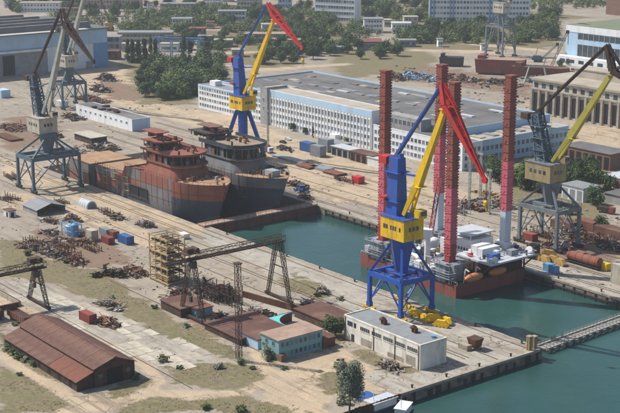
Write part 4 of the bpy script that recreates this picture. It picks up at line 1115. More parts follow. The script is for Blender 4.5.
def gabled(name, label, cat, x, y, L_, W_, he, hr, wall, roof, rz=0, group=None, over=.5, open_front=False, axis='x', sheets=True):
    o = thing(name, label, cat, (x, y, 0), rz if axis == 'x' else rz+math.pi/2, group)
    a, b_ = L_/2, W_/2
    if not open_front:
        k = MB(); k.xprism([(-b_, 0), (b_, 0), (b_, he), (0, hr-.05), (-b_, he)], -a, a); k.build('wall', M[wall], o)
    else:
        k = MB(); k.xprism([(-b_, 0), (-b_+.2, 0), (-b_+.2, he), (-b_, he)], -a, a); k.xprism([(b_-.2, 0), (b_, 0), (b_, he), (b_-.2, he)], -a, a)
        k.xprism([(-b_, 0), (b_, 0), (b_, he), (0, hr-.05), (-b_, he)], -a, -a+.2); k.build('wall', M[wall], o)
        k = MB(); k.bar((a-.3, 0, 0), (a-.3, 0, hr-.4), .3); k.build('post', M['steel_dark'], o)
        k = MB(); k.xprism([(-b_, he), (0, hr-.1), (b_, he), (b_, he-.5), (0, hr-.7), (-b_, he-.5)], a-.25, a); k.build('gable_truss', M['steel_dark'], o)
    sl_ = (hr-he)/b_
    for s_ in (-1, 1):                                 # roof sheets, each lapping the next
        g = link('roof_slope', None, o)
        n = max(2, int(L_/3.2)) if sheets else 1
        pts = [(0, hr), (0, hr+.1), (s_*(b_+over), he-over*sl_+.1), (s_*(b_+over), he-over*sl_)]
        k0 = MB(); w_ = (L_+2*over)/n
        k0.xprism(pts, 0, w_-.04)
        me_ = k0.mesh('roof_sheet', M[roof])
        for i in range(n):
            link('roof_sheet', me_, g, (-a-over+i*w_, 0, random.uniform(-.03, .05)))
    k = MB(); k.box(-a-over, a+over, -.3, .3, hr+.06, hr+.2); k.build('ridge_cap', M[roof], o)
    return o, a, b_

# ---- long white workshop: three street-front blocks and the wide hall behind
o, a, b_ = block('office_block', 'low white three storey wing at the left end of the long workshop', 'building', -357, -291, 151, 164, 14.0, 'white_wall', 'grey_roof', group='long white workshop range')
facade(o, '-y', -a+1, a-1, -b_, (1.6, 5.2, 8.8, 11.6), 24, 1.6, 1.75)
k = MB(); k.box(-a+6, -a+12, -2, 3, 14, 17); k.build('roof_house', M['white_wall'], o)
k = MB(); k.box(-a, a, -b_-.12, -b_+.01, 13.3, 14.4); k.build('blue_band', M['pale_blue_wall'], o)
o, a, b_ = block('stair_tower', 'plain pale stair tower between the two white workshop wings', 'building', -290.5, -284, 149.5, 164, 21.0, 'grey_wall', 'tan_roof', group='long white workshop range')
facade(o, '-y', -a+1, a-1, -b_, (3, 8, 13), 1, 1.6, 2.2)
o, a, b_ = block('workshop_building', 'tall white four storey workshop front with pale blue upper band', 'building', -283.8, -195, 151, 164.5, 19.8, 'white_wall', 'tan_roof', group='long white workshop range')
facade(o, '-y', -a+1, a-1, -b_, (1.6, 5.4, 9.2), 32, 1.5, 1.9)
facade(o, '-y', -a+1, a-1, -b_, (12.6,), 32, 1.5, 2.8)
k = MB(); k.box(-a, a, -b_-.10, -b_+.01, 16.6, 20.0); k.build('blue_band', M['pale_blue_wall'], o)
for i in range(33):
    k_ = link('pilaster', WIN.setdefault('pil', MB().box(-.22, .22, -.28, .02, 0, 16.5).mesh('pilaster', M['white_wall'])), o, (-a+1+(2*a-2)*i/32, -b_, 0))
k = MB(); k.box(a-31, a-26, -b_-3, -b_, 0, 4); k.build('porch', M['white_wall'], o)
o, a, b_ = block('workshop_wing', 'lower white three storey wing at the right end of the workshop behind the jack-up legs', 'building', -194.8, -129.5, 151.5, 165, 13.0, 'white_wall', 'bitumen', group='long white workshop range')
facade(o, '-y', -a+1, a-1, -b_, (1.4, 5.0, 8.8), 23, 1.7, 2.0)
facade(o, '+x', -b_+1, b_-1, a, (1.4, 5.0, 8.8), 4, 1.7, 2.0)
k = MB(); k.box(-a+3, -a+30, -1, 6, 13.05, 19); pent = k.build('penthouse', M['grey_wall'], o)
for i in range(8):
    link('penthouse_window', win_mesh(2.2, 2.6, 'white_paint'), pent, (-a+5+i*3.2, -1, 14.6))
o, a, b_ = block('assembly_hall', 'vast low assembly hall with patched dark flat roof behind the white workshop', 'building', -352, -150, 165.2, 236, 14.6, 'pale_blue_wall', 'bitumen', 1.0, group='long white workshop range')
facade(o, '+x', -b_+2, b_-2, a, (2.0, 7.4), 16, 2.6, 2.8)
rn = random.Random(3)
for i in range(13):                                     # long roof lights and patched felt panels
    for j in range(3):
        k = MB(); xx = -a+10+i*14.6; yy = -b_+14+j*22
        if rn.random() < .25: continue
        k.box(xx, xx+rn.uniform(6, 10), yy-1.4, yy+1.4, 14.7, 15.3); k.build('roof_light', M[rn.choice(['grey_roof', 'grey_roof', 'pale_tarp', 'bitumen', 'bitumen'])], o)
for i in range(30):
    k = MB(); xx = rn.uniform(-a+3, a-16); yy = rn.uniform(-b_+3, b_-10); k.box(xx, xx+rn.uniform(3, 14), yy, yy+rn.uniform(2, 6), 14.72, 14.76+.012*i); k.build('felt_patch', M[rn.choice(['bitumen', 'grey_roof', 'tan_roof', 'tan_roof'])], o)
o, a, b_ = block('side_wing', 'pale blue two storey wing on the shaded end of the workshop', 'building', -149.7, -134.5, 168, 233, 11.6, 'pale_blue_wall', 'tan_roof', group='long white workshop range')
facade(o, '+x', -b_+1, b_-1, a, (2.2, 6.6), 20, 2.0, 2.3)
facade(o, '-y', -a+1, a-1, -b_, (2.2, 6.6), 4, 2.0, 2.3)
for i in range(6):
    k = MB(); yy = -b_+5+i*9.5; k.box(-5, 3, yy, yy+4, 11.7, 12.2+.05*i); k.build('roof_light', M['grey_roof' if i % 2 else 'tan_roof'], o)

# ---- white warehouse on the near pier
x0, x1, y0, y1 = 14.5, 48.3, -40.5, -30.2
o, a, b_ = block('warehouse', 'long flat roofed white warehouse with stained walls on the pier', 'building', x0, x1, y0, y1, 7.2, 'old_wall', 'grey_roof', .45)
for i in range(5):
    k = MB(); xx = -a+7.6+i*5.2; k.box(xx, xx+4.2, -b_-.05, -b_+.1, 4.7, 5.9); w_ = k.build('strip_window', M['glass'], o)
    k = MB(); k.box(xx-.15, xx+4.35, -b_-.14, -b_-.02, 4.5, 4.68)
    for t in range(6): k.box(xx-.05+t*.84, xx+.05+t*.84, -b_-.1, -b_-.04, 4.7, 5.9)
    k.build('window_frame', M['old_wall'], w_)
for xx in (-a+1.6, -a+4.6):
    k = MB(); k.box(xx, xx+(2.4 if xx < -a+2 else 1.0), -b_-.05, -b_+.1, 4.7, 6.2); k.build('window', M['glass'], o)
k = MB(); k.box(-a+3.4, -a+4.8, -b_-.06, -b_+.1, 0, 2.4); k.build('door', M['steel_dark'], o)
for (xx, yy) in ((-4.0, -1.0), (7.0, 1.2)):
    k = MB(); k.tube((xx, yy, 7.2), (xx, yy, 8.6), .55, 10); k.lathe([(1.1, 0), (1.1, .3), (.3, .9)], (xx, yy, 8.6), 10); k.cbox((xx+.9, yy, 8.1), (1.0, 1.2, 1.3)); k.build('roof_ventilator', M['rust'], o)
k = MB(); k.tube((14, 2.5, 7.3), (14, 2.5, 8.0), .8, 12); k.build('roof_tank', M['sky_blue_paint'], o)
for i in range(4):
    k = MB(); k.box(-a+.4+i*8.4, -a+8.7+i*8.4, -b_+.35, b_-.35, 7.33, 7.345+.004*i); k.build('roof_felt_sheet', M['grey_roof'], o)

for xx in (-a+.6, -3.2, 6.2, a-.6):
    k = MB(); k.bar((xx, -b_-.12, 0), (xx, -b_-.12, 7.2), .16); k.build('downpipe', M['rust'], o)
for (xx, zz, ww, hh) in ((-9, .3, 5, 2.2), (3, .2, 7, 1.4), (11, .4, 4, 2.8)):
    k = MB(); k.box(xx, xx+ww, -b_-.03, -b_+.02, zz, zz+hh); k.build('render_patch', M['concrete'], o)
# ---- teal two storey building
x0, x1, y0, y1 = 9.0, 17.6, -67.5, -51.5
o, a, b_ = block('site_office', 'teal two storey office with flat pinkish roof near the pier', 'building', x0, x1, y0, y1, 6.0, 'teal_wall', 'pink_roof', 0, over=.35)
facade(o, '+x', -b_+.5, b_-.5, a, (1.0, 3.9), 9, .9, 1.25, 'teal_wall', cross=False)
facade(o, '-y', -a+1, a-1, -b_, (3.9,), 2, .9, 1.25, 'teal_wall', cross=False)
k = MB(); k.box(a-1.0, a+1.4, -b_-.2, -b_+1.6, 0, 2.0); k.build('porch', M['brick_brown'], o)
k = MB(); k.box(-a+.5, a+.6, b_+.02, b_+4.5, 0, 3.0); k.box(-a+.3, a+.8, b_+.03, b_+4.7, 3.0, 3.2); k.build('annex', M['rust_roof'], o)

# ---- big rusty shed, lower left: main nave and lean-to aisle
o = thing('rusty_shed', 'large rusty corrugated shed with lean-to aisle at lower left', 'shed', (-19.4, -113.4, 0))
L0, L1 = -23.0, 22.6
k = MB(); k.xprism([(-6.2, 0), (6.4, 0), (6.4, 4.9), (0.3, 7.6), (-6.2, 5.6)], L0, L1); k.build('wall', M['rust_dark'], o)
k = MB(); k.xprism([(-11.4, 0), (-6.22, 0), (-6.22, 4.6), (-11.4, 2.9)], L0, L1-.6); k.build('aisle_wall', M['rust_dark'], o)
def sheets(parent, name, pts, L0, L1, n, matn):
    w_ = (L1-L0)/n
    me_ = MB().xprism(pts, 0, w_-.05).mesh('roof_sheet', M[matn])
    g = link(name, None, parent)
    for i in range(n): link('roof_sheet', me_, g, (L0+i*w_, 0, random.uniform(-.03, .05)))
    return g
sheets(o, 'near_roof_slope', [(-6.7, 5.45), (-6.7, 5.58), (.3, 7.82), (.3, 7.7)], L0-.5, L1+.5, 12, 'rust_roof')
sheets(o, 'far_roof_slope', [(.3, 7.7), (.3, 7.82), (6.9, 4.95), (6.9, 4.82)], L0-.5, L1+.5, 12, 'rust_roof')
g = sheets(o, 'aisle_roof', [(-11.9, 2.8), (-11.9, 2.93), (-6.25, 4.85), (-6.25, 4.72)], L0-.3, 5.8, 7, 'rust_roof')
g = sheets(o, 'aisle_roof', [(-11.9, 2.8), (-11.9, 2.93), (-6.25, 4.85), (-6.25, 4.72)], 5.9, L1, 5, 'rust_roof_red')
k = MB(); k.box(L0-.5, L1+.5, 0, .6, 7.8, 7.95); k.build('ridge_cap', M['rust_roof'], o)
k = MB(); k.box(L1+.001, L1+.08, -2.4, 2.6, 0, 4.6); k.build('door', M['dark'], o)
for yy in (-4.4, 4.2):
    k = MB(); k.box(L1+.001, L1+.06, yy-.7, yy+.7, 2.4, 3.6); k.build('window', M['glass'], o)
for i in range(7):
    k = MB(); k.box(L0+3+i*6.2, L0+4.6+i*6.2, -11.46, -11.38, .6, 2.2); k.build('window', M['dark'], o)
    
# ---- open fronted grey shed, quonset hangar and other left side sheds
p = at(40, 213)
gabled('open_shed', 'grey pitched roof shed with dark open front left of the containers', 'shed', p.x-2, p.y+3, 13, 13, 2.6, 4.6, 'grey_wall', 'grey_roof', open_front=True)
p = at(85, 207)
o = thing('arched_hut', 'small pale arched hut beside the tracks below the ship', 'hut', (p.x, p.y+1, 0))
k = MB(); arc = [(2.4*math.cos(math.pi*i/10), .6+2.6*math.sin(math.pi*i/10)) for i in range(11)]
k.xprism([(2.4, 0)] + arc + [(-2.4, 0)], -4.2, 4.2); k.build('shell', M['pale_tarp'], o)
k = MB(); arc2 = [(1.9*math.cos(math.pi*i/10), .6+2.0*math.sin(math.pi*i/10)) for i in range(11)]
k.xprism([(1.9, .1)] + arc2 + [(-1.9, .1)], 4.15, 4.26); k.build('end_door', M['container_grey'], o)
for i in range(5):
    k = MB(); 
    ar = [(2.45*math.cos(math.pi*t/10), .6+2.66*math.sin(math.pi*t/10)) for t in range(11)]
    for q0, q1 in zip(ar[:-1], ar[1:]): k.bar((-3.8+i*1.9, *q0), (-3.8+i*1.9, *q1), .12, .06)
    k.build('rib', M['pale_tarp'], o)
p = at(10, 216)
o, a, b_ = block('kiosk', 'tiny white kiosk with dark doorway at left edge near the open shed', 'hut', p.x-2.4, p.x+2.4, p.y-1.6, p.y+1.6, 2.6, 'white_paint', 'rust_roof', 0, over=.25)
k = MB(); k.box(a-.02, a+.05, -.7, .7, 0, 2.1); k.build('door', M['dark'], o); k = MB(); k.box(0, 1.6, -b_-.05, -b_+.02, 0, 2.0); k.build('door', M['dark'], o)
# long white hut with a blue base, beyond the ship stern
c0, c1 = at(88, 114), at(127, 132)
o, a, b_ = block('white_hut', 'long single storey white hut with blue end beyond the ship stern', 'building', c0.x, c1.x+1, 79, 90.5, 6.6, 'white_wall', 'bitumen', .3)
facade(o, '-y', -a+3, a-3, -b_, (3.6,), 10, 1.8, 1.1)
facade(o, '+x', -b_+1, b_-1, a, (1.2,), 3, 1.5, 3.0)
k = MB(); k.box(a+.001, a+.06, -b_, b_, 0, 6.6); k.build('end_panel', M['pale_blue_wall'], o)
rn = random.Random(8)
for i in range(7):
    k = MB(); k.cbox((rn.uniform(-a+6, a-4), rn.uniform(-4, 4), 7.2), (rn.uniform(1.5, 5), rn.uniform(1.5, 4), rn.uniform(.8, 1.6))); k.build('roof_junk', M['rust_dark'], o)
p = at(92, 141)
o, a, b_ = block('flat_shelter', 'low shelter with pale flat roof in front of the white hut', 'shelter', p.x-10, p.x+9, p.y-5, p.y+4, 3.4, 'rust_dark', 'crane_cream', 0, over=.6)

mat('slab_light', (0.55, 0.53, 0.48), .85, (0.42, 0.40, 0.36), .7, .1)
# ---- big hangar, top left (its wall faces the pier)
HX, HY1 = -552, 198
o = thing('ship_hall', 'big hangar with blue end wall and long white roof strips at top left', 'building', (HX-40, 120, 0))
k = MB(); k.box(-60, 40, -160, 78, 0, 20); k.build('wall', M['grey_wall'], o)
k = MB(); k.box(40.001, 40.2, 29, 78.2, .0, 17.6); k.build('white_end_wall', M['white_wall'], o)
k = MB(); k.box(40.001, 40.4, -160, 78.3, 17.8, 28); k.box(-2, 40, -160, 78.2, 20, 27.9); k.build('blue_clerestory', M['pale_blue_wall'], o)
k = MB(); k.box(34, 40.3, 78.0, 78.4, 0, 28); k.box(40.21, 40.5, 66.5, 78.3, 0, 17.7); k.build('blue_corner', M['sky_blue_paint'], o)
k = MB(); k.box(38, 43, -160, 29, 15.8, 17.4); k.build('white_canopy', M['white_wall'], o)
k = MB(); k.box(-62, 42, -162, 80, 28, 29); k.build('roof', M['bitumen'], o)
for i in range(5):
    k = MB(); k.yprism([(0, 29), (9, 29), (6.5, 33.5), (2.5, 33.5)], -160, 66-i*4); r_ = k.build('roof_monitor', M['bitumen'], o, (30-i*19, 0, 0))
    k = MB(); k.box(9.9, 16.5, -158, 60-i*4, 29.0, 29.5+.01*i); k.build('roof_strip', M['slab_light'], o, (30-i*19, 0, 0))
k = MB(); k.box(40.1, 40.5, -6, 3, 0, 14); k.build('gate', M['dark'], o)
for i in range(12):
    k = MB(); k.box(40.02, 40.3, -150+i*13.0, -143+i*13.0, 3, 13); k.build('gate_panel', M['container_grey'], o)
for (y_, w_) in ((44, 5), (60, 5)):
    k = MB(); k.box(40.2, 40.6, y_, y_+w_, 0, 5); k.build('small_gate', M['grey_wall'], o)
# ---- concrete framed roofless looking hall at right
c0 = at(528, 113)
FX0, FX1, FY0 = c0.x, c0.x+118, c0.y+2
o = thing('frame_hall', 'old concrete hall with tall dark openings and tan roof at right', 'building', ((FX0+FX1)/2, FY0+18, 0))
a = (FX1-FX0)/2
k = MB(); k.box(-a, a, -17, 18, 0, 20.0); k.build('wall', M['crane_cream'], o)
k = MB(); k.box(-a-.6, a+.6, -18.3, 18.6, 20.0, 21.2); k.build('roof', M['tan_roof'], o)
k = MB(); k.box(-a+14, a, 4, 15, 21.2, 26); k.box(-a+13.5, a, 3.5, 15.5, 26, 26.6); k.build('roof_clerestory', M['tan_roof'], o)
n = 20
for i in range(n+1):
    k = MB(); xx = -a+2*a*i/n; k.box(xx-.8, xx+.8, -18.0, -17.0, 0, 14.4); k.build('pier', M['concrete'], o)
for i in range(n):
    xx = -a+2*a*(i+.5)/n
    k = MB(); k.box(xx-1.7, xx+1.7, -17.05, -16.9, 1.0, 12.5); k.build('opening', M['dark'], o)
    k = MB(); k.box(xx-1.5, xx+1.5, -17.06, -16.9, 15.6, 18.4); k.build('upper_window', M['glass'], o)
k = MB(); k.box(-a-.3, a+.3, -18.1, -16.95, 14.4, 15.2); k.build('string_course', M['concrete'], o)
# ---- blue and white hall with mossy roof, top right
c0 = at(563, 63)
o = thing('blue_hall', 'white and pale blue hall with mossy green flat roof at top right', 'building', (c0.x+90, c0.y+35, 0))
k = MB(); k.box(-90, 90, -33, 40, 0, 28.5); k.build('wall', M['pale_blue_wall'], o)
k = MB(); k.box(-90.3, 90, -33.3, -32.9, 24, 29); k.build('white_cornice', M['white_wall'], o)
k = MB(); k.box(-90.2, 90, -33.2, 40, 28.5, 29.2); k.build('roof', M['green_roof'], o)
k = MB(); k.box(-78, 90, -33.15, -32.9, 19.3, 23.4); k.build('upper_glazing', M['glass'], o)
k = MB(); k.box(-78, 90, -33.15, -32.9, 6, 15.2); k.build('lower_glazing', M['glass'], o)
for i in range(34):
    k = MB(); xx = -78+i*5; k.box(xx-.25, xx+.25, -33.4, -33.0, 6, 15.2); k.box(xx-.25, xx+.25, -33.4, -33.0, 19.3, 23.4); k.build('mullion', M['grey_wall'], o)
k = MB(); k.box(-92, 60, -41, -33.5, 0, 6.5); k.build('annex', M['white_wall'], o)
for i in range(16):
    k = MB(); k.box(-88+i*9, -83+i*9, -41.1, -40.9, 2, 4.5); k.build('annex_window', M['glass'], o)
k = MB(); k.box(-40, 60, -4, 14, 29.2, 34); k.box(-41, 61, -5, 15, 34, 34.6); k.build('roof_monitor', M['green_roof'], o)
c1 = at(567, 18)
o, a, b_ = block('brick_tower', 'square brown brick tower block with flat top behind the mossy roof', 'building', c1.x, c1.x+28, c1.y+60, c1.y+84, 36, 'brick_brown', 'grey_roof', .8)
facade(o, '-y', -a+2, a-2, -b_, (20, 27), 5, 2.2, 3, 'brick_brown')

# ---- far town: apartment blocks, villas and sheds along the top
def far_block(name, label, px0, px1, py, h_, depth, wall, roof, rows, cols_, ww=2.2, wh=2.2, group=None, rz=0, sidecols=0, cat='building'):
    p0, p1 = at(px0, py), at(px1, py)
    # front runs across the view, so turn the block square to the camera's right axis
    cx_, cy_ = (p0.x+p1.x)/2, (p0.y+p1.y)/2
    Ln = (p1-p0).length
    o = thing(name, label, cat, (cx_, cy_, 0), math.atan2(p1.y-p0.y, p1.x-p0.x)+rz, group)
    k = MB(); k.box(-Ln/2, Ln/2, 0, depth, 0, h_); k.build('wall', M[wall], o)
    k = MB(); k.box(-Ln/2-.5, Ln/2+.5, -.5, depth+.5, h_, h_+.8); k.build('roof', M[roof], o)
    facade(o, '-y', -Ln/2+1, Ln/2-1, 0, [h_*(r+.35)/rows for r in range(rows)], cols_, ww, wh, wall)
    if sidecols: facade(o, '+x', 1, depth-1, Ln/2, [h_*(r+.35)/rows for r in range(rows)], sidecols, ww, wh, wall)
    return o, Ln
o, Ln = far_block('apartment_block', 'long white and pale blue apartment block at top right of centre', 429, 529, 22, 32, 16, 'white_wall', 'grey_roof', 6, 30, 2.2, 2.4, rz=R(-4))
for i in (0, 1, 6, 7, 18, 19):
    k = MB(); xx = -Ln/2+1+i*(Ln-2)/30; k.box(xx, xx+1.3, -.6, .1, 0, 30); k.build('blue_pier', M['sky_blue_paint'], o)
k = MB(); k.box(Ln/2+.01, Ln/2+.2, 0, 16, 0, 32); k.build('blue_end', M['sky_blue_paint'], o)
far_block('office_tower', 'white multi storey office slab at top centre', 312, 357, 22, 45, 14, 'white_wall', 'grey_roof', 8, 15, 2.4, 2.6, rz=R(-28), sidecols=0)
far_block('villa', 'pale pink villa with dark windows at top left beyond the trees', 84, 141, 9, 14, 16, 'pink_wall', 'rust_roof', 3, 18, 2.0, 2.4)
far_block('villa', 'small white gabled cottage at right end of the pink villa', 147, 153, 11, 8, 8, 'white_wall', 'rust_roof', 2, 2, 1.6, 1.6)
far_block('apartment_block', 'pale block with vertical strips top left of the blue crane', 203, 222, 6, 26, 14, 'white_wall', 'grey_roof', 6, 6)
far_block('apartment_block', 'grey white block directly left of the blue crane jib', 237, 262, 10, 30, 14, 'crane_cream', 'grey_roof', 7, 8)
far_block('apartment_block', 'pale blue edged block right of the blue crane apex', 278, 292, 8, 28, 14, 'pale_blue_wall', 'grey_roof', 6, 4)
far_block('low_shed', 'long low shed with white front left of the far blue crane boom', 218, 246, 21, 9, 14, 'white_wall', 'grey_roof', 2, 8, 2.6, 2.6)
far_block('low_shed', 'pale grey roofed shed at top left among the trees', 160, 195, 12, 8, 14, 'crane_cream', 'grey_roof', 2, 8)
far_block('low_shed', 'rusty flat roofed shed beside the poplars', 189, 205, 36, 6, 14, 'brick_brown', 'rust_roof_red', 2, 5)
far_block('low_shed', 'long cream workshop with dark bays behind the poplars', 118, 172, 44, 9, 16, 'crane_cream', 'grey_roof', 2, 14, 2.6, 2.2)
far_block('low_shed', 'long tan walled shed row right of the far blue crane', 244, 288, 43, 7, 16, 'crane_cream', 'pink_roof', 2, 13, 2.4, 2.2)
far_block('low_shed', 'white gabled house below the office slab', 364, 383, 33, 12, 16, 'white_wall', 'grey_roof', 3, 6, 1.8, 2.0)
far_block('low_shed', 'long white house with pale roof right of the gabled house', 392, 411, 34, 9, 14, 'white_wall', 'pale_tarp', 2, 6, 1.8, 2.0)
far_block('low_shed', 'red roofed low shed on the sandy lot in the middle distance', 357, 382, 50, 6, 24, 'grey_wall', 'rust_roof_red', 1, 8, 2.4, 2.4)
far_block('low_shed', 'small grey shed at right of the red roofed shed', 400, 416, 47, 5, 10, 'container_grey', 'grey_roof', 1, 5)
far_block('low_shed', 'flat shed with dark front behind the hangar right corner', 104, 120, 50, 10, 14, 'container_grey', 'grey_roof', 2, 5, 2.4, 3.0)
far_block('low_shed', 'white walled low depot left of the far trees', 214, 232, 47, 5, 12, 'grey_wall', 'tan_roof', 1, 6)
far_block('house', 'white house between trees by the distant crane', 481, 487, 51, 5, 6, 'white_wall', 'grey_roof', 2, 2, 1.2, 1.4)
FAR = [('rust roofed shed just right of the hangar blue corner', 108, 118, 60, 6, 12, 'brick_brown', 'rust_roof', 4), ('low tan roofed store in front of the cream workshop', 122, 140, 52, 6, 10, 'crane_cream', 'tan_roof', 6),
 ('white walled garage row right of the poplar row', 160, 178, 52, 6, 10, 'white_wall', 'tan_roof', 6), ('brown shed under the blue pipe bridge', 165, 180, 45, 7, 10, 'brick_brown', 'rust_roof', 5), ('pale flat warehouse above the blue pipe bridge', 172, 192, 28, 8, 14, 'white_wall', 'grey_roof', 7),
 ('small red roofed house top left of the far crane', 206, 214, 29, 6, 8, 'pink_wall', 'rust_roof_red', 3), ('grey long shed beside the far road left of the far crane', 198, 218, 44, 6, 10, 'grey_wall', 'grey_roof', 7), ('tan store with flat roof below the far road', 232, 244, 57, 5, 9, 'crane_cream', 'tan_roof', 4),
 ('white shed behind the tan shed row', 262, 282, 34, 8, 12, 'white_wall', 'tan_roof', 7), ('long pinkish roofed shed right of the far crane jib', 272, 300, 48, 6, 14, 'crane_cream', 'pink_roof', 8), ('small grey hut on the sandy lot left side', 334, 344, 53, 4, 8, 'container_grey', 'grey_roof', 3),
 ('long low white depot beyond the wooded strip', 20, 60, 12, 9, 14, 'white_wall', 'tan_roof', 12), ('brown roofed low houses above the hangar roof', 62, 80, 16, 7, 10, 'pink_wall', 'rust_roof', 6), ('white house with red roof at the top left corner', 4, 14, 8, 8, 10, 'white_wall', 'rust_roof_red', 3),
 ('pale house between the villa and the top trees', 163, 175, 5, 9, 10, 'white_wall', 'rust_roof', 4), ('tall pale slab at top just left of the far blue crane', 222, 234, 2, 26, 12, 'crane_cream', 'grey_roof', 4), ('pale slab right of the office slab among trees', 372, 388, 3, 14, 12, 'white_wall', 'grey_roof', 5),
 ('tan roofed house right of the white gabled house', 384, 392, 27, 6, 12, 'crane_cream', 'tan_roof', 3), ('tan roofed villa left of the apartment block', 404, 418, 26, 8, 12, 'crane_cream', 'tan_roof', 4), ('white gatehouse by the trees below the apartment block', 438, 443, 47, 6, 6, 'white_wall', 'grey_roof', 2),
 ('white slab at the top edge right of the apartment block', 596, 612, -1, 16, 12, 'white_wall', 'grey_roof', 5), ('white shed at the top edge near the brick tower', 548, 562, 0, 12, 12, 'white_wall', 'grey_roof', 4)]
for (l, a0, a1, py, h_, dep, wl, rf, nc) in FAR:
    far_block('low_shed' if h_ < 12 else 'apartment_block', l, a0, a1, py, h_, dep, wl, rf, 1 if h_ < 7 else 2 if h_ < 12 else 5, nc, 2.0, 2.0, rz=random.uniform(-.12, .12))
# blue steel portal frame near the poplars
p = at(178, 60)
o = thing('pipe_bridge', 'tall blue steel pipe bridge frame between the poplars', 'frame', p, R(38))
for xx in (-16, -5, 6, 17):
    k = MB()
    for yy in (-2, 2): k.bar((xx, yy, 0), (xx, yy, 15), .8)
    k.bar((xx, -2, 8), (xx, 2, 8), .4); k.build('trestle', M['pale_blue_wall'], o)
k = MB(); k.truss((-20, 0, 16), (21, 0, 16), 4, 2.4, 12, .4); k.build('bridge_truss', M['sky_blue_paint'], o)

# ---- sheds in the yard in front of the workshop
def yard_shed(label, px, py, L_, W_, h_, wall, roof, front=None, group=None, rz=0):
    p = at(px, py)
    o, a, b_ = block('yard_shed', label, 'shed', p.x-L_/2, p.x+L_/2, p.y, p.y+W_, h_, wall, roof, 0, over=.4, rz=rz, group=group)
    if front:
        n = max(1, int(L_/4))
        for i in range(n):
            k = MB(); xx = -a+(i+.15)*2*a/n; k.box(xx, xx+2*a/n*.7, -b_-.05, -b_+.05, .2, h_*.8); k.build('bay', M[front], o)
    return o
yard_shed('yard shed with pale flat roof and dark bays in front of the workshop', 345, 158, 22, 7, 4.4, 'grey_wall', 'pale_tarp', 'dark')
yard_shed('yard shed with rusty brown roof next to the pale roofed one', 361, 163, 17, 7, 4.6, 'brick_brown', 'rust_roof', 'dark')
yard_shed('white end shed half hidden by the left jack-up leg', 374, 167, 10, 7, 4.2, 'white_paint', 'pale_tarp')
yard_shed('low grey shed left of the pale roofed yard shed', 330, 150, 16, 8, 3.6, 'grey_wall', 'grey_roof')
yard_shed('long grey shed with white wall among trees at right', 572, 200, 12, 10, 6, 'white_wall', 'grey_roof', 'container_grey')
yard_shed('brick flat roofed shed among trees behind the grey crane', 585, 166, 30, 14, 8, 'brick_brown', 'bitumen', 'dark')
yard_shed('white roofed garage with red door at right edge', 612, 188, 10, 12, 5, 'white_wall', 'pale_tarp', 'container_red')
yard_shed('dark flat roofed shed at right edge behind the quay', 617, 205, 14, 12, 4, 'grey_wall', 'bitumen')
# rusty roofs around the gantry
def rust_shed(label, px, py, L_, W_, h_, wall, roof, dy=0):
    p = at(px, py)
    o, a, b_ = block('rusty_roof_shed', label, 'shed', p.x-L_, p.x, p.y, p.y+W_, h_, wall, roof, 0, over=.3)
    return o
rust_shed('low shed with brown rust roof under the gantry left leg', 181, 318, 12, 9, 2.8, 'rust_dark', 'rust_roof')
o = rust_shed('small teal walled shed with red roof by the gantry foot', 197, 318, 9, 6, 2.6, 'teal_wall', 'rust_roof_red')
rust_shed('wide pinkish rust roofed shed behind the lattice mast', 240, 346, 19, 18, 2.0, 'rust_dark', 'rust_roof')
rust_shed('pale walled low shed with rust roof left of the teal office', 258, 350, 13, 13, 3.0, 'pale_blue_wall', 'rust_roof')
rust_shed('rust brown roof behind the teal office', 328, 331, 17, 11, 2.6, 'rust_dark', 'rust_roof')
p = at(288, 328)
o = thing('teal_pool', 'bright turquoise curved tank top behind the teal office', 'tank', (p.x, p.y, 0))
pts = [(-4.5, -4.5), (4.0, -4.5)] + [(4.0-8.5*math.sin(t*math.pi/16), -4.5+9.5*(1-math.cos(t*math.pi/16))) for t in range(1, 9)]
k = MB(); k.prism(pts, 0, 2.9); k.build('tank_wall', M['rust_roof_red'], o)
k = MB(); k.prism([(x*.95, y*.95) for x, y in pts], 2.9, 3.1); k.build('tank_top', M['teal_bright'], o)
# long brown low wall from the gantry to the rust roofs
a0, a1 = at(243, 297), at(333, 322)
o = thing('brown_wall', 'long low rusty steel wall running from the gantry foot to the sheds', 'wall', (a0.x, a0.y, 0), math.atan2(a1.y-a0.y, a1.x-a0.x))
Ln = (a1-a0).length; n = 16
me_ = MB().box(0, Ln/n-.08, -.25, .25, 0, 2.1).mesh('panel', M['rust'])
for i in range(n): link('panel', me_, o, (i*Ln/n, random.uniform(-.05, .05), 0))

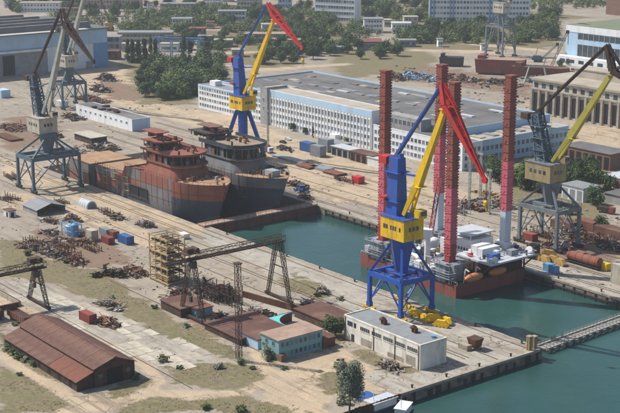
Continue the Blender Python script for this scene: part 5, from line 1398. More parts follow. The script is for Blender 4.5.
# ================================================================ TREES
def crown_mesh(name, rx, rz, n, leaf, matn, seed, clumps=16, poplar=False, low=.25):
    rn = random.Random(seed); m = MB()
    cl = []
    for i in range(clumps):
        if poplar:
            t = rn.random(); a = rn.random()*6.283; r_ = rx*.45*(1-t)**.5*rn.uniform(.3, 1)
            cl.append((Vector((r_*math.cos(a), r_*math.sin(a), rz*(t*1.9-.92))), rx*rn.uniform(.4, .65)*(1.05-.6*t), rz*.22))
        else:
            d = Vector((rn.gauss(0,1), rn.gauss(0,1), rn.gauss(0,1))).normalized()*rn.uniform(.35, .8)
            s_ = rn.uniform(.28, .48)
            cl.append((Vector((d.x*rx, d.y*rx, d.z*rz)), rx*s_, rz*s_*rn.uniform(.8, 1.1)))
    for i in range(n):
        c_, r1, r2 = rn.choice(cl)
        d = Vector((rn.gauss(0,1), rn.gauss(0,1), rn.gauss(0,1)+.15)).normalized()
        p = c_ + Vector((d.x*r1, d.y*r1, d.z*r2))*rn.uniform(.72, 1.08)
        nrm = (d + Vector((rn.uniform(-.6,.6), rn.uniform(-.6,.6), rn.uniform(-.3,.7)))).normalized()
        u = nrm.orthogonal().normalized(); u.rotate(Matrix.Rotation(rn.random()*6.28, 3, nrm)); v = nrm.cross(u)
        s_ = leaf*rn.uniform(.6, 1.3)
        m._add([p-u*s_-v*s_*.3, p+v*s_*.75-u*s_*.1, p+u*s_+v*s_*.2, p-v*s_*.8+u*s_*.2], [(0,1,2,3)])
    me = bpy.data.meshes.new(name); me.from_pydata(m.v, [], m.f); me.materials.append(M[matn])
    return me
def trunk_mesh(h, r, seed, limbs=5):
    rn = random.Random(seed); k = MB()
    pts = [Vector((0,0,-.2)), Vector((rn.uniform(-.2,.2), rn.uniform(-.2,.2), h*.4)), Vector((rn.uniform(-.4,.4), rn.uniform(-.4,.4), h))]
    k.tube(pts[0], pts[1], r, 7, r*.75); k.tube(pts[1], pts[2], r*.75, 7, r*.3)
    for i in range(limbs):
        a = rn.random()*6.28; z = h*rn.uniform(.35, .75); L_ = h*rn.uniform(.3, .5)
        b0 = pts[1]+(pts[2]-pts[1])*max(0, (z/h-.4)/.6)
        k.tube(b0, b0+Vector((math.cos(a)*L_*.8, math.sin(a)*L_*.8, L_*.7)), r*.4, 5, r*.12)
    return k.mesh('trunk', M['trunk'])
KINDS = {}
def kind(key, nvar, rx, rz, zc, n, leaf, mats, trunk_h, trunk_r, clumps=16, poplar=False):
    KINDS[key] = [(crown_mesh('crown', rx, rz, n, leaf, mats[i % len(mats)], 100*len(KINDS)+i, clumps, poplar), trunk_mesh(trunk_h, trunk_r, i), zc) for i in range(nvar)]
kind('broad', 8, 5.0, 4.6, 4.9, 1700, .40, ['leaf_mid', 'leaf_dark', 'leaf_mid', 'leaf_dark', 'leaf_mid', 'leaf_light', 'leaf_mid', 'leaf_dark'], 6, .28, 26)
kind('poplar', 3, 3.6, 8.6, 8.6, 2000, .42, ['leaf_dark'], 14, .3, 20, True)
kind('bush', 4, 1.6, 1.2, 1.1, 380, .22, ['leaf_mid', 'leaf_light', 'leaf_mid', 'leaf_grey'], 1.2, .08, 9)
kind('willow', 1, 2.8, 5.2, 6.4, 9000, .13, ['leaf_grey'], 8, .2, 30)
kind('conifer', 2, 2.4, 6.0, 6.6, 1100, .32, ['leaf_dark'], 10, .2, 18, True)
TR = random.Random(11)
def plant(key, X, Y, s, label, group=None, name=None, cat='tree', sz=None, z=0):
    cm, tm, zc = TR.choice(KINDS[key])
    o = thing(name or {'bush': 'bush'}.get(key, key+'_tree' if key != 'broad' else 'broadleaf_tree'), label, cat, (X, Y, z), TR.random()*6.28, group)
    o.scale = (s*TR.uniform(.9, 1.15), s*TR.uniform(.9, 1.15), (sz or s)*TR.uniform(.88, 1.12))
    link('crown', cm, o, (0, 0, zc)); link('trunk', tm, o)
    return o
def wood(poly, count, label, group, key='broad', smin=.8, smax=1.3, mind=4.2):
    xs = [p[0] for p in poly]; ys = [p[1] for p in poly]; done = []; tries = 0
    while len(done) < count and tries < count*40:
        tries += 1
        px, py = TR.uniform(min(xs), max(xs)), TR.uniform(min(ys), max(ys))
        if not inpoly(np.array([px]), np.array([py]), poly)[0]: continue
        p = at(px, py)
        if any((p-q).length < mind for q in done): continue
        done.append(p)
    tail_ = label[label.index(' in the ') if ' in the ' in label else label.index(' tree')+5:]
    lr = sorted(range(len(done)), key=lambda i: proj(done[i].x, done[i].y)[0]); dp = sorted(range(len(done)), key=lambda i: proj(done[i].x, done[i].y)[1])
    words = {}
    for i, w_ in ((lr[0], 'leftmost'), (lr[-1], 'rightmost'), (dp[-1], 'nearest'), (dp[0], 'farthest')): words.setdefault(i, w_)
    for i, p in enumerate(done):
        plant(key, p.x, p.y, TR.uniform(smin, smax), (words[i]+' tree '+tail_.strip()) if i in words else label, group)
# masses of trees, each group in its own place
wood([(140,104),(196,100),(222,88),(224,70),(196,66),(160,72),(138,80)], 34, 'green broadleaf tree in the grove left of the far blue crane', 'grove left of the far blue crane', smin=.85, smax=1.3)
wood([(150,38),(225,30),(230,58),(196,64),(165,40)], 20, 'green tree in the scattered belt above the grove', 'tree belt above the grove', smin=.8, smax=1.2, mind=5)
wood([(262,66),(348,60),(350,45),(300,38),(258,46)], 30, 'green tree in the row behind the workshop roof', 'row behind the workshop roof', smin=.9, smax=1.35)
wood([(10,16),(230,22),(232,8),(160,2),(10,2)], 34, 'tree in the wooded strip along the top left edge', 'wooded strip top left', smin=.85, smax=1.35, mind=6)
wood([(222,24),(300,30),(300,14),(232,10)], 20, 'tree in the park behind the far blue crane jib', 'park behind the far blue crane', smin=.85, smax=1.35, mind=6)
wood([(290,40),(344,38),(340,24),(318,12),(300,6),(290,10)], 30, 'tree in the dense clump left of the white office slab', 'clump left of the office slab', smin=.85, smax=1.35, mind=5)
wood([(346,20),(428,22),(440,2),(360,0)], 24, 'tree in the wood between the office slab and the apartment block', 'wood right of the office slab', smin=.9, smax=1.4, mind=6)
wood([(414,46),(500,44),(496,24),(430,24),(414,34)], 28, 'tree in the belt below the long apartment block', 'belt below the apartment block', smin=.9, smax=1.4, mind=6)
wood([(508,48),(556,40),(560,12),(528,18),(506,28)], 26, 'tree in the wood left of the mossy roofed hall', 'wood left of the mossy hall', smin=.85, smax=1.35, mind=6)
KEEP = [(o.location.x, o.location.y, 13.0) for o in list(bpy.data.objects) if o.get('category') == 'building' and o.location.x < -300] + [(o.location.x, o.location.y, 12.0) for o in list(bpy.data.objects) if o.get('category') == 'crane' and o.location.x < -300]
def woodland(label, polys, n):                         # far belts that read as one mass
    k = MB(); rn = random.Random(41)
    for poly in polys:
        xs = [p[0] for p in poly]; ys = [p[1] for p in poly]; c_ = 0
        ar = abs(sum(poly[i][0]*poly[i-1][1]-poly[i-1][0]*poly[i][1] for i in range(len(poly))))/2; m_ = int(min(230, max(40, ar/8)))
        while c_ < m_:
            px, py = rn.uniform(min(xs), max(xs)), rn.uniform(min(ys), max(ys))
            if not inpoly(np.array([px]), np.array([py]), poly)[0]: continue
            p = at(px, py); c_ += 1
            if mnoise.noise((p.x*.02, p.y*.02, 4.4)) < -.22: continue
            if any(abs(p.x-q[0]) < q[2] and abs(p.y-q[1]) < q[2] for q in KEEP): continue
            R_ = rn.uniform(2.6, 5.2); H_ = rn.uniform(5, 11); sh = rn.randrange(3)
            for q in range(110):
                d = Vector((rn.gauss(0,1), rn.gauss(0,1), rn.gauss(0,1))).normalized()
                c0 = Vector((p.x, p.y, H_*.5)) + Vector((d.x*R_, d.y*R_, d.z*H_*.5))*rn.uniform(.55, 1.1)
                nn = (d+Vector((rn.uniform(-.6,.6), rn.uniform(-.6,.6), rn.uniform(-.2,.7)))).normalized(); u = nn.orthogonal().normalized(); v = nn.cross(u); s_ = rn.uniform(.4, .9)
                k._add([c0-u*s_, c0+v*s_*.8, c0+u*s_, c0-v*s_*.7], [(0,1,2,3)], sh)
    me = bpy.data.meshes.new('woodland'); me.from_pydata(k.v, [], k.f)
    for q in ('leaf_mid', 'leaf_dark', 'leaf_light'): me.materials.append(M[q])
    me.polygons.foreach_set('material_index', k.m)
    tag(link('woodland', me), label, 'wood', kind='stuff')
woodland('far belts of dark trees along the top edge', [[(530,12),(620,6),(620,-8),(530,-8)], [(-15,0),(435,0),(435,-16),(-15,-16)], [(10,14),(84,14),(84,4),(10,4)], [(140,20),(232,26),(232,8),(158,10)], [(225,30),(300,34),(300,14),(232,12)],
          [(262,64),(346,60),(348,48),(300,42),(260,50)], [(292,38),(342,36),(338,24),(318,12),(300,6)], [(416,44),(500,44),(494,28),(430,28)], [(508,46),(554,40),(558,14),(528,20)], [(346,18),(428,22),(440,2),(360,2)], [(50,26),(120,32),(200,34),(232,34),(232,14),(50,10)], [(222,50),(262,44),(300,40),(300,30),(232,30)], [(345,44),(420,44),(420,30),(350,26)], [(196,64),(226,62),(226,40),(200,40)], [(120,34),(232,34),(232,22),(120,24)], [(142,102),(196,98),(220,88),(222,72),(160,76),(140,84)], [(150,62),(222,66),(224,74),(160,78)]], 62)
wood([(520,192),(560,196),(596,188),(590,172),(560,168),(528,176)], 22, 'leafy tree in the group behind the grey quay crane', 'trees behind the grey quay crane', smin=.8, smax=1.25)
wood([(488,184),(518,188),(520,172),(492,170)], 7, 'leafy tree between the jack-up leg and the workshop end', 'trees by the workshop end', smin=.7, smax=1.1)
wood([(342,62),(418,60),(410,50),(345,46)], 7, 'round tree on the sandy lot behind the assembly hall', 'sandy lot trees', smin=.8, smax=1.2, mind=12)
for (px, py, s, l) in ((128,62,1.0,'leftmost of the dark poplars behind the yard'), (133,63,1.1,'second poplar from the left in the dark row'), (139,63,1.05,'third poplar in the dark row'), (145,62,1.1,'fourth poplar in the dark row'),
                       (151,61,1.05,'fifth poplar in the dark row'), (156,61,1.0,'sixth poplar at the right end of the dark row'), (184,63,1.1,'left one of the pair of lone poplars'), (190,64,1.0,'right one of the pair of lone poplars')):
    p = at(px, py); plant('poplar', p.x, p.y, s, l, 'poplars')
for (px, py, key, s, l) in ((580,190,'conifer',1.1,'tall dark conical tree beside the white garage at right'), (313,138,'conifer',.5,'small dark conifer in front of the workshop at centre'),
        (293,131,'broad',.5,'small round tree in front of the workshop left part'), (305,134,'broad',.42,'small tree between the conifer and the stair tower'), (346,144,'bush',1.6,'bush at the foot of the workshop wall'),
        (600,231,'broad',.65,'round green tree among the sheds at right'), (570,214,'bush',2.2,'low green bush below the white shed at right'), (594,205,'broad',.9,'spreading tree right of the grey crane'),
        (608,190,'broad',.8,'tree beside the white garage at the right edge'), (560,66,'broad',.6,'small tree in front of the blue hall'), (568,65,'broad',.55,'second small tree in front of the blue hall'),
        (335,336,'broad',.72,'bushy tree at the left end of the white warehouse'), (272,352,'broad',.55,'leafy tree at the left corner of the teal office'), (268,359,'bush',1.6,'bush below the left corner of the teal office'),
        (263,345,'bush',1.7,'green bush between the teal office and the pale shed'), (330,326,'bush',1.6,'bush beside the roofs near the warehouse'), (391,53,'broad',.9,'lone round tree on the sandy lot'),
        (349,417,'willow',1.42,'tall grey green willow like tree at the bottom edge'), (342,404,'bush',1.5,'grey bush at the foot of the bottom tree'), (341,375,'bush',1.7,'round green bush beside the angled pole'),
        (354,376,'bush',1.2,'small dark bush right of the angled pole')):
    p = at(px, py); plant(key, p.x, p.y, s, l, cat='bush' if key == 'bush' else 'tree')
# weeds and shrubs
for i, (px, py, s, l) in enumerate(((8,350,1.2,'leftmost shrub along the rusty shed wall'), (14,354,1.1,'second shrub along the rusty shed wall'), (20,358,1.3,'third shrub along the rusty shed wall'), (26,361,1.1,'fourth shrub along the rusty shed wall'), (33,365,1.0,'last shrub along the rusty shed wall'),
        (137,379,1.0,'green weed clump at the right corner of the rusty shed'), (20,375,.7,'small weed on the dry field at lower left'), (219,368,1.2,'green shrub left of the lattice mast foot'), (240,364,1.0,'shrub at the lattice mast foot'), (179,369,.8,'small yellow green weed beside the slabs'), (163,362,1.2,'straw green weed clump on the slabs'),
        (252,369,.7,'tiny dark weed right of the mast foot'), (285,369,.8,'weed clump in front of the teal office'), (155,308,.9,'low green weeds below the yellow stack'), (186,327,1.0,'low green weeds near the gantry foot'), (15,325,.9,'weed beside the rail wagon'), (205,409,1.1,'dark shrub at the bottom edge left of centre'), (240,411,1.2,'dark shrub at the bottom edge near the road'),
        (65,263,1.0,'green weed beside the small gantry'), (27,255,1.2,'green patch of shrub below the scrap row'), (340,300,.8,'small weed on the pier edge'), (318,296,.9,'green weed tuft on the pier by the gantry'), (112,298,.8,'green tuft beyond the slabs'))):
    p = at(px, py); o = plant('bush', p.x, p.y, s, l, 'weeds and shrubs', name='shrub', cat='shrub', sz=s*.7)

# ================================================================ YARD OBJECTS
# ---- concrete slab apron left of centre
ap = thing('concrete_apron', 'apron', None); ap['kind'] = 'structure'; del ap['label']
rn = random.Random(31)
SL = [MB().box(-2.9, 2.9, -1.45, 1.45, -.1, .08).mesh('slab', M['concrete']), MB().prism([(-2.9,-1.45),(2.0,-1.45),(2.9,.2),(2.6,1.45),(-2.9,1.45)], -.1, .07).mesh('slab', M['concrete'])]
mat('slab_pale', (0.47, 0.425, 0.35), 0.92, (0.36, 0.315, 0.25), 0.9, 0.3, (0.25, 0.205, 0.14), 0.75, 0.25, rnd=.2)
for q in SL: q.materials.clear(); q.materials.append(M['slab_pale'])
n_sl = 0
for i in range(-26, 12):
    for j in range(-34, 6):
        X, Y = -20+i*6.0, -84+j*3.05
        px, py = proj(X, Y)
        v = mnoise.noise((X*.05, Y*.09, 3.1))
        if not inpoly(np.array([px]), np.array([py]), CONC[0])[0] or v < -.02 or rn.random() < .3 or n_sl > 260: continue
        o = link('slab', rn.choice(SL), ap, (X+rn.uniform(-.1,.1), Y+rn.uniform(-.06,.06), rn.uniform(-.05, .03)), rn.uniform(-.015, .015)); o.rotation_euler[0] = rn.uniform(-.008, .008); n_sl += 1

# ---- scattered debris and grass tufts nobody could count
rn = random.Random(5); k = MB()
def scatter(poly, n, smin, smax):
    xs = [p[0] for p in poly]; ys = [p[1] for p in poly]; c_ = 0
    while c_ < n:
        px, py = rn.uniform(min(xs), max(xs)), rn.uniform(min(ys), max(ys))
        if inpoly(np.array([px]), np.array([py]), poly)[0]:
            p = at(px, py); s_ = rn.uniform(smin, smax)
            t = rn.random(); c_ += 1
            if mnoise.noise((p.x*.07, p.y*.07, 9.1)) < .06: continue
            sz = (s_*rn.uniform(1.5, 5), s_*.6, s_*.5) if t < .4 else (s_*1.4, s_, s_*.8) if t < .8 else (s_*2.5, s_*2, .15)
            k.cbox((p.x, p.y, sz[2]/2), sz, rn.uniform(0, 3.14), rn.choice((0,1,2,3,3,4,4,5,5)))
scatter([(0,95),(60,92),(130,140),(140,165),(60,185),(0,165)], 300, .2, .7)
scatter([(0,195),(60,200),(200,250),(170,300),(100,285),(0,235)], 420, .15, .5)
scatter([(180,262),(350,300),(345,330),(240,350),(170,312)], 340, .15, .45)
scatter([(320,300),(440,330),(530,350),(400,392),(330,372)], 120, .1, .28)
scatter([(230,150),(330,165),(480,205),(620,280),(620,290),(320,205),(290,190)], 320, .15, .5)
scatter([(505,200),(620,215),(620,275),(530,255)], 420, .2, .8)
scatter([(385,62),(620,100),(620,120),(520,110),(440,92)], 420, .5, 1.5)
scatter([(20,75),(130,68),(200,110),(130,110)], 200, .3, .9)
scatter([(200,230),(540,350),(520,352),(190,234)], 70, .1, .3)
scatter([(0,270),(120,300),(210,350),(160,372),(0,310)], 90, .1, .3)
tag(k.build('yard_debris', [M['rust'], M['rust_dark'], M['steel_dark'], M['concrete'], M['crane_pale'], M['deck_grey_tan']]), 'small scattered scrap, offcuts and rubble over the yard', 'debris', kind='stuff')
k = MB()
def tufts(polys, n, lo, hi):
    for poly in polys:
        xs = [p[0] for p in poly]; ys = [p[1] for p in poly]; c_ = 0
        A_ = (max(xs)-min(xs))*(max(ys)-min(ys)); m_ = int(n*A_/3000)
        while c_ < m_:
            px, py = rn.uniform(min(xs), max(xs)), rn.uniform(min(ys), max(ys)); c_ += 1
            if not inpoly(np.array([px]), np.array([py]), poly)[0]: continue
            p = at(px, py)
            if mnoise.noise((p.x*.09, p.y*.09, .5)) < -.08: continue
            if p.x > QX-1 or (p.y > 0 and p.y < 56): continue
            for q in range(3):
                a = rn.random()*6.28; s_ = rn.uniform(lo, hi); w_ = s_*.5
                d = Vector((math.cos(a), math.sin(a), 0))*w_; c0 = Vector((p.x+rn.uniform(-.4,.4), p.y+rn.uniform(-.4,.4), 0))
                k._add([c0-d, c0+d, c0+d*1.3+Vector((rn.uniform(-.2,.2), rn.uniform(-.2,.2), s_)), c0-d*1.3+Vector((0,0,s_*.8))], [(0,1,2,3)], rn.choice((0,0,1,2)))
tufts(GRASS[:12], 420, .06, .2)
leafmat('straw', (0.30, 0.25, 0.14), (0.40, 0.32, 0.19), .1)
tag(k.build('dry_grass', [M['straw'], M['straw'], M['leaf_grey']]), 'tufts of dry straw coloured grass in the foreground fields', 'grass', kind='stuff')

mat('rust_light', (0.25, 0.155, 0.10), .9, (0.17, 0.10, 0.065), .8, .6, rnd=.2)
# ---- scrap heaps
def heap(label, px, py, lx, ly, h, n, mats=('rust', 'rust_dark', 'steel_dark', 'rust'), seed=1, rz=0, name='scrap_heap', cat='scrap heap', big=1.0):
    rn = random.Random(seed*17+3); p = at(px, py)
    o = thing(name, label, cat, (p.x, p.y, 0), rz)
    k = MB()
    for i in range(int(n*1.7)):
        x_, y_ = rn.gauss(0, lx*.26), rn.gauss(0, ly*.26)
        x_ = max(-lx/2, min(lx/2, x_)); y_ = max(-ly/2, min(ly/2, y_))
        hh = h*max(.08, 1-((2*x_/lx)**2+(2*y_/ly)**2))
        z = rn.random()*hh; m_ = rn.randrange(len(mats)); t = rn.random()
        if t < .45:
            L_ = rn.uniform(1.0, 5.5)*big; a = rn.random()*6.28; e = rn.uniform(-.35, .5)
            d = Vector((math.cos(a)*math.cos(e), math.sin(a)*math.cos(e), math.sin(e)))*L_
            k.bar(Vector((x_, y_, z+.15))-d*.3, Vector((x_, y_, z+.15))+d*.7, rn.uniform(.1, .28)*big, None, m_)
        elif t < .8: k.cbox((x_, y_, z+.2), (rn.uniform(.4, 2.4)*big, rn.uniform(.4, 1.4)*big, rn.choice((.06, .08, .1, .5, .8))*big), rn.random()*3, m_, (rn.uniform(-.5,.5), rn.uniform(-.5,.5)))
        else:
            a = rn.random()*6.28; d = Vector((math.cos(a), math.sin(a), rn.uniform(-.2,.4)))*rn.uniform(.6, 1.6)*big
            c0 = Vector((x_, y_, z+.5)); k.tube(c0-d, c0+d, rn.uniform(.12, .4)*big, 8, m=m_)
    k.build('scrap', [M[q] for q in mats], o)['kind'] = 'stuff'
    return o
HE = [('scrap row at its left end beside the small gantry grass', 28, 247, 9, 6, 2.2, 60), ('tangle of rusty scrap second in the row near the small gantry', 38, 250, 8, 5, 2.4, 60),
      ('dark scrap tangle third in the row below the blue frame', 49, 254, 9, 5, 2.2, 60), ('brown scrap pile fourth in the row below the blue frame', 60, 257, 9, 6, 2.6, 70),
      ('rusty red scrap pile at the right end of the long row', 75, 262, 11, 6, 2.8, 80), ('flat heap of rusty plates behind the scrap row', 60, 243, 14, 9, 1.3, 70),
      ('orange brown heap behind the scrap row near the white crate', 82, 243, 12, 8, 1.6, 70), ('rusty frames stacked behind the blue frame', 72, 221, 9, 6, 3.0, 60),
      ('dark green pipes and plates below the open shed', 50, 222, 10, 5, 1.2, 45), ('low dark heap between the open shed and the scrap row', 50, 234, 9, 6, 1.3, 45),
      ('tangle of crates and pipes beside the track near the arched hut', 116, 218, 11, 5, 2.0, 45), ('dark machinery pile by the track left of the ship side', 147, 226, 9, 5, 1.8, 45),
      ('red grey brick coloured heap left of the yellow stack', 134, 273, 12, 8, 2.2, 80), ('rusty scrap strip beyond the pale slabs', 110, 306, 12, 5, 1.4, 70),
      ('low rusty heap beside the red container', 106, 323, 11, 6, 1.2, 70), ('rusty orange machinery heap under the gantry left end', 182, 300, 13, 8, 4.0, 90),
      ('tall dark steel pile right of the gantry left leg', 205, 292, 9, 7, 5.0, 90), ('dark brown machinery pile in the middle of the gantry span', 225, 297, 12, 8, 4.4, 100),
      ('black plate pile on the sand inside the gantry yard', 221, 320, 5, 4, 2.8, 45), ('rusty flat plates stacked beyond the turquoise tank', 262, 316, 12, 7, 1.4, 60),
      ('dark box and scrap by the pier near the warehouse roof', 311, 309, 9, 5, 2.6, 45), ('cluster of concrete and steel lumps on the pier above the roofs', 323, 293, 6, 4, 2.4, 30),
      ('bent grey pipe pile at the warehouse wall', 391, 368, 9, 4, 1.4, 40), ('dark scrap along the far dock wall behind the ship stern', 75, 155, 24, 4, 2.6, 90),
      ('line of dark debris beyond the near ship aft deck', 100, 150, 22, 4, 2.6, 90), ('pale and dark boxes heap at the end of the debris line', 113, 149, 10, 5, 2.2, 40),
      ('dark rusty hulk of machinery on the sand right of the hangar', 107, 80, 20, 9, 5.0, 90), ('second dark hulk below the machinery on the sand', 100, 91, 20, 8, 4.0, 90),
      ('brown plate stacks behind the weathered crane', 48, 135, 24, 9, 1.5, 70), ('rusty plate field left of the weathered crane', 14, 128, 26, 12, 1.0, 70),
      ('reddish plate stacks in front of the older teal crane', 92, 100, 34, 12, 1.6, 90), ('plate stacks beside the older teal crane foot', 72, 118, 20, 8, 1.8, 70),
      ('dark scrap on the dock side below the second bow', 297, 186, 14, 7, 2.0, 60), ('brown scrap near the dock gate far end', 306, 198, 9, 5, 1.6, 40),
      ('dark scattered machine parts in front of the workshop left wing', 284, 150, 16, 6, 2.0, 45), ('low row of small rusty parts left of the red box', 345, 181, 16, 3, 1.0, 45),
      ('brown scrap mound left of the blue heap behind the assembly hall', 394, 79, 22, 14, 5, 90), ('long rusty scrap field behind the assembly hall right part', 462, 80, 50, 20, 3.5, 160),
      ('rusty scrap under the brown barge', 500, 84, 36, 14, 3, 120), ('rusty wreckage between the barge and the concrete hall', 540, 82, 36, 16, 4, 120), ('reddish wreckage behind the concrete hall roof', 590, 76, 50, 16, 6, 130),
      ('dark scrap between the grey crane legs', 556, 248, 14, 8, 2.6, 70), ('brown scrap behind the red tank wagon', 592, 240, 16, 9, 2.4, 80), ('dark rusty heap right of the grey crane', 575, 236, 14, 9, 3.0, 80),
      ('rust heap at the right edge above the quay', 611, 247, 14, 9, 2.4, 80), ('pale scrap field between jack-up leg and grey crane', 495, 205, 22, 10, 1.8, 80), ('ochre steel parts heap behind the jack-up platform', 489, 196, 18, 6, 1.8, 50),
      ('brown steel heap left of the far right jack-up leg', 466, 206, 22, 8, 2.0, 70)]
for i, (l, px, py, lx, ly, h, n) in enumerate(HE):
    ms = ('rust', 'rust_light', 'rust_dark', 'container_grey', 'rust', 'deck_grey_tan')
    if 'ochre' in l: ms = ('ochre', 'ochre', 'rust')
    if 'pale' in l or 'concrete' in l: ms = ('crane_pale', 'rust_dark', 'concrete', 'rust')
    if 'orange' in l or 'red' in l: ms = ('rust_roof_red', 'rust', 'rust_light', 'rust_dark', 'pink_roof')
    if 'dark' in l or 'black' in l or 'tall' in l: ms = ('rust_dark', 'steel_dark', 'rust', 'rust_light', 'container_grey')
    heap(l, px, py, lx, ly, h, n, ms, i, big=1.6 if lx > 18 else 1.0)
heap('pale blue scrap heap behind the assembly hall', 418, 78, 40, 18, 4, 130, ('sky_blue_paint', 'pale_blue_wall', 'rust_dark', 'container_grey'), 77, big=1.5)
heap('blue barrels and scrap by the dock corner below the second bow', 301, 192, 8, 4, 1.8, 30, ('container_blue', 'steel_dark', 'container_blue'), 78)

def frame_rack(label, px, py, L_, W_, h_, matn, seed):
    rn = random.Random(seed); p = at(px, py); o = thing('steel_rack', label, 'rack', (p.x, p.y, 0), rn.uniform(-.15, .15))
    n = max(3, int(L_/1.8))
    for i in range(n+1):
        for j in (-1, 1):
            k = MB(); x_ = -L_/2+L_*i/n; k.bar((x_, j*W_/2, 0), (x_+rn.uniform(-.1,.1), j*W_/2, h_*rn.uniform(.7, 1.15)), .22); k.build('upright', M[matn], o)
    for z_ in (.4, h_*.55):
        k = MB()
        for j in (-1, 1): k.bar((-L_/2, j*W_/2, z_), (L_/2, j*W_/2, z_), .18)
        k.build('rail', M[matn], o)
    k = MB()
    for i in range(int(L_*2.2)): k.bar((rn.uniform(-L_/2, 0), rn.uniform(-W_/2, W_/2), rn.uniform(.2, h_*.7)), (rn.uniform(0, L_/2), rn.uniform(-W_/2, W_/2), rn.uniform(.2, h_*.7)), rn.uniform(.08, .25))
    k.build('stored_sections', M[rn.choice(['rust', 'rust_dark', 'rust_light'])], o)['kind'] = 'stuff'
for i, (l, px, py, L_, W_, h_, m_) in enumerate((('rusty stake rack at the left end of the long scrap row', 33, 244, 9, 3, 2.6, 'rust'), ('rusty stake rack in the middle of the long scrap row', 53, 250, 10, 3, 2.6, 'rust'), ('rusty stake rack near the right end of the long scrap row', 70, 256, 10, 3, 2.8, 'rust_dark'),
        ('stake rack behind the long scrap row below the framed tanks', 64, 246, 12, 3, 2.4, 'rust'), ('brown stake rack left of the white crate stack', 84, 236, 8, 3, 2.6, 'rust'), ('dark stake rack in front of the container cluster', 92, 250, 9, 3, 2.2, 'rust_dark'),
        ('tall rusty steel rack right of the gantry left leg', 214, 300, 10, 4, 6.5, 'rust_dark'), ('tall rusty rack in the middle of the gantry yard', 231, 303, 8, 4, 6.0, 'rust_dark'), ('low rusty rack near the brown wall on the sand', 252, 314, 9, 4, 1.6, 'rust'),
        ('stake rack between the tracks beside the ship side', 106, 213, 7, 3, 2.2, 'rust'), ('grey steel rack by the quay behind the jack-up rig', 455, 212, 14, 4, 3.0, 'container_grey'), ('ochre steel rack behind the jack-up platform', 500, 205, 12, 4, 3.0, 'ochre'),
        ('rusty rack under the grey crane on the far quay', 541, 236, 12, 4, 3.0, 'rust'), ('dark rack beside the rust coloured shed at right', 601, 242, 10, 4, 3.0, 'rust_dark'), ('rusty rack left of the weathered crane legs', 12, 178, 12, 4, 2.4, 'rust'),
        ('dark rack in front of the weathered crane at left', 8, 200, 12, 5, 2.2, 'rust_dark'), ('rack of rails beside the tracks left of the arched hut', 62, 203, 9, 3, 1.8, 'rust_dark'))):
    frame_rack(l, px, py, L_, W_, h_, m_, i)
# ---- containers, boxes, crates
BX = [('red shipping container standing on the pale slabs', 'shipping_container', 'container', 88, 321, 6.1, 2.6, 2.9, 'container_red'),
      ('blue shipping container at the right of the container cluster', 'shipping_container', 'container', 126, 243, 6.4, 3.0, 3.2, 'container_blue'),
      ('brown red container left of the blue one in the cluster', 'shipping_container', 'container', 108, 243, 5.6, 2.6, 2.6, 'container_red'),
      ('white crate stack at the left of the container cluster', 'storage_box', 'container', 92, 240, 4.4, 2.8, 4.2, 'crane_cream'),
      ('grey container behind the brown red one in the cluster', 'shipping_container', 'container', 106, 235, 5.6, 2.6, 2.8, 'container_grey'),
      ('rust coloured container in the back of the cluster', 'shipping_container', 'container', 113, 237, 5.0, 2.6, 2.6, 'rust_roof_red'),
      ('blue container in the yard before the workshop', 'shipping_container', 'container', 308, 151, 8.0, 4.2, 4.6, 'container_blue'),
      ('left grey stacked container cabin beside the blue container', 'shipping_container', 'container', 318, 156, 7.5, 4.0, 5.5, 'container_grey'),
      ('right grey stacked container cabin beside the blue container', 'shipping_container', 'container', 326, 151, 7.5, 4.0, 6.5, 'container_grey'),
      ('small red box on the sand left of the jack-up leg', 'storage_box', 'box', 358, 183, 4.8, 3.4, 3.2, 'crane_red'),
      ('pair of light blue boxes at the quay edge right of the rig', 'storage_box', 'box', 549, 271, 3.2, 2.4, 2.8, 'sky_blue_paint'),
      ('second light blue box at the quay edge right of the rig', 'storage_box', 'box', 554, 273, 2.6, 2.2, 2.6, 'sky_blue_paint'),
      ('yellow box beside the red tank wagon', 'storage_box', 'box', 605, 270, 3.0, 2.4, 2.6, 'crane_yellow'),
      ('dark green box at the rig end of the far quay', 'storage_box', 'box', 533, 258, 3.4, 3.0, 5.0, 'steel_dark'),
      ('rust red cabin box behind the near crane on the far quay', 'storage_box', 'box', 530, 240, 5, 3, 2.8, 'container_red'),
      ('small white cabin on the track beside the gantry girder', 'storage_box', 'hut', 184, 238, 4.0, 2.4, 2.0, 'white_paint'),
      ('blue tarpaulin covered box at the left edge near the plates', 'storage_box', 'box', 3, 97, 9, 6, 5, 'pale_blue_wall'),
      ('white caravan near the weathered crane foot', 'storage_box', 'hut', 62, 106, 8, 4, 3.4, 'white_paint'),
      ('grey concrete block on the pier end', 'storage_box', 'block', 465, 349, 3.6, 1.8, 1.6, 'concrete'),
      ('rust coloured shed box at the right of the far quay', 'storage_box', 'hut', 588, 229, 9, 5, 3.6, 'rust_roof_red'),
      ('brown shed box behind the grey crane leg', 'storage_box', 'hut', 565, 228, 10, 6, 3.2, 'rust_roof'),
      ('pale concrete block at the right edge of the far quay', 'storage_box', 'block', 618, 283, 4, 3, 7, 'crane_cream'),
      ('long rusty box at the right edge behind the quay', 'storage_box', 'hut', 612, 236, 14, 6, 3.4, 'rust_roof')]
for (l, nm, cat, px, py, L_, W_, H_, m_) in BX:
    p = at(px, py); shipping_box(nm, l, cat, p.x, p.y, 0, L_, W_, H_, m_, random.uniform(-.03, .03))
def flat_plates(label, px, py, L_, W_, m_, n=4):
    p = at(px, py); o = thing('plate_stack', label, 'plates', (p.x, p.y, 0))
    for i in range(n):
        k = MB(); k.cbox((random.uniform(-.4,.4), random.uniform(-.3,.3), .25+i*.22), (L_, W_, .2), random.uniform(-.04,.04)); k.build('plate', M[m_], o)
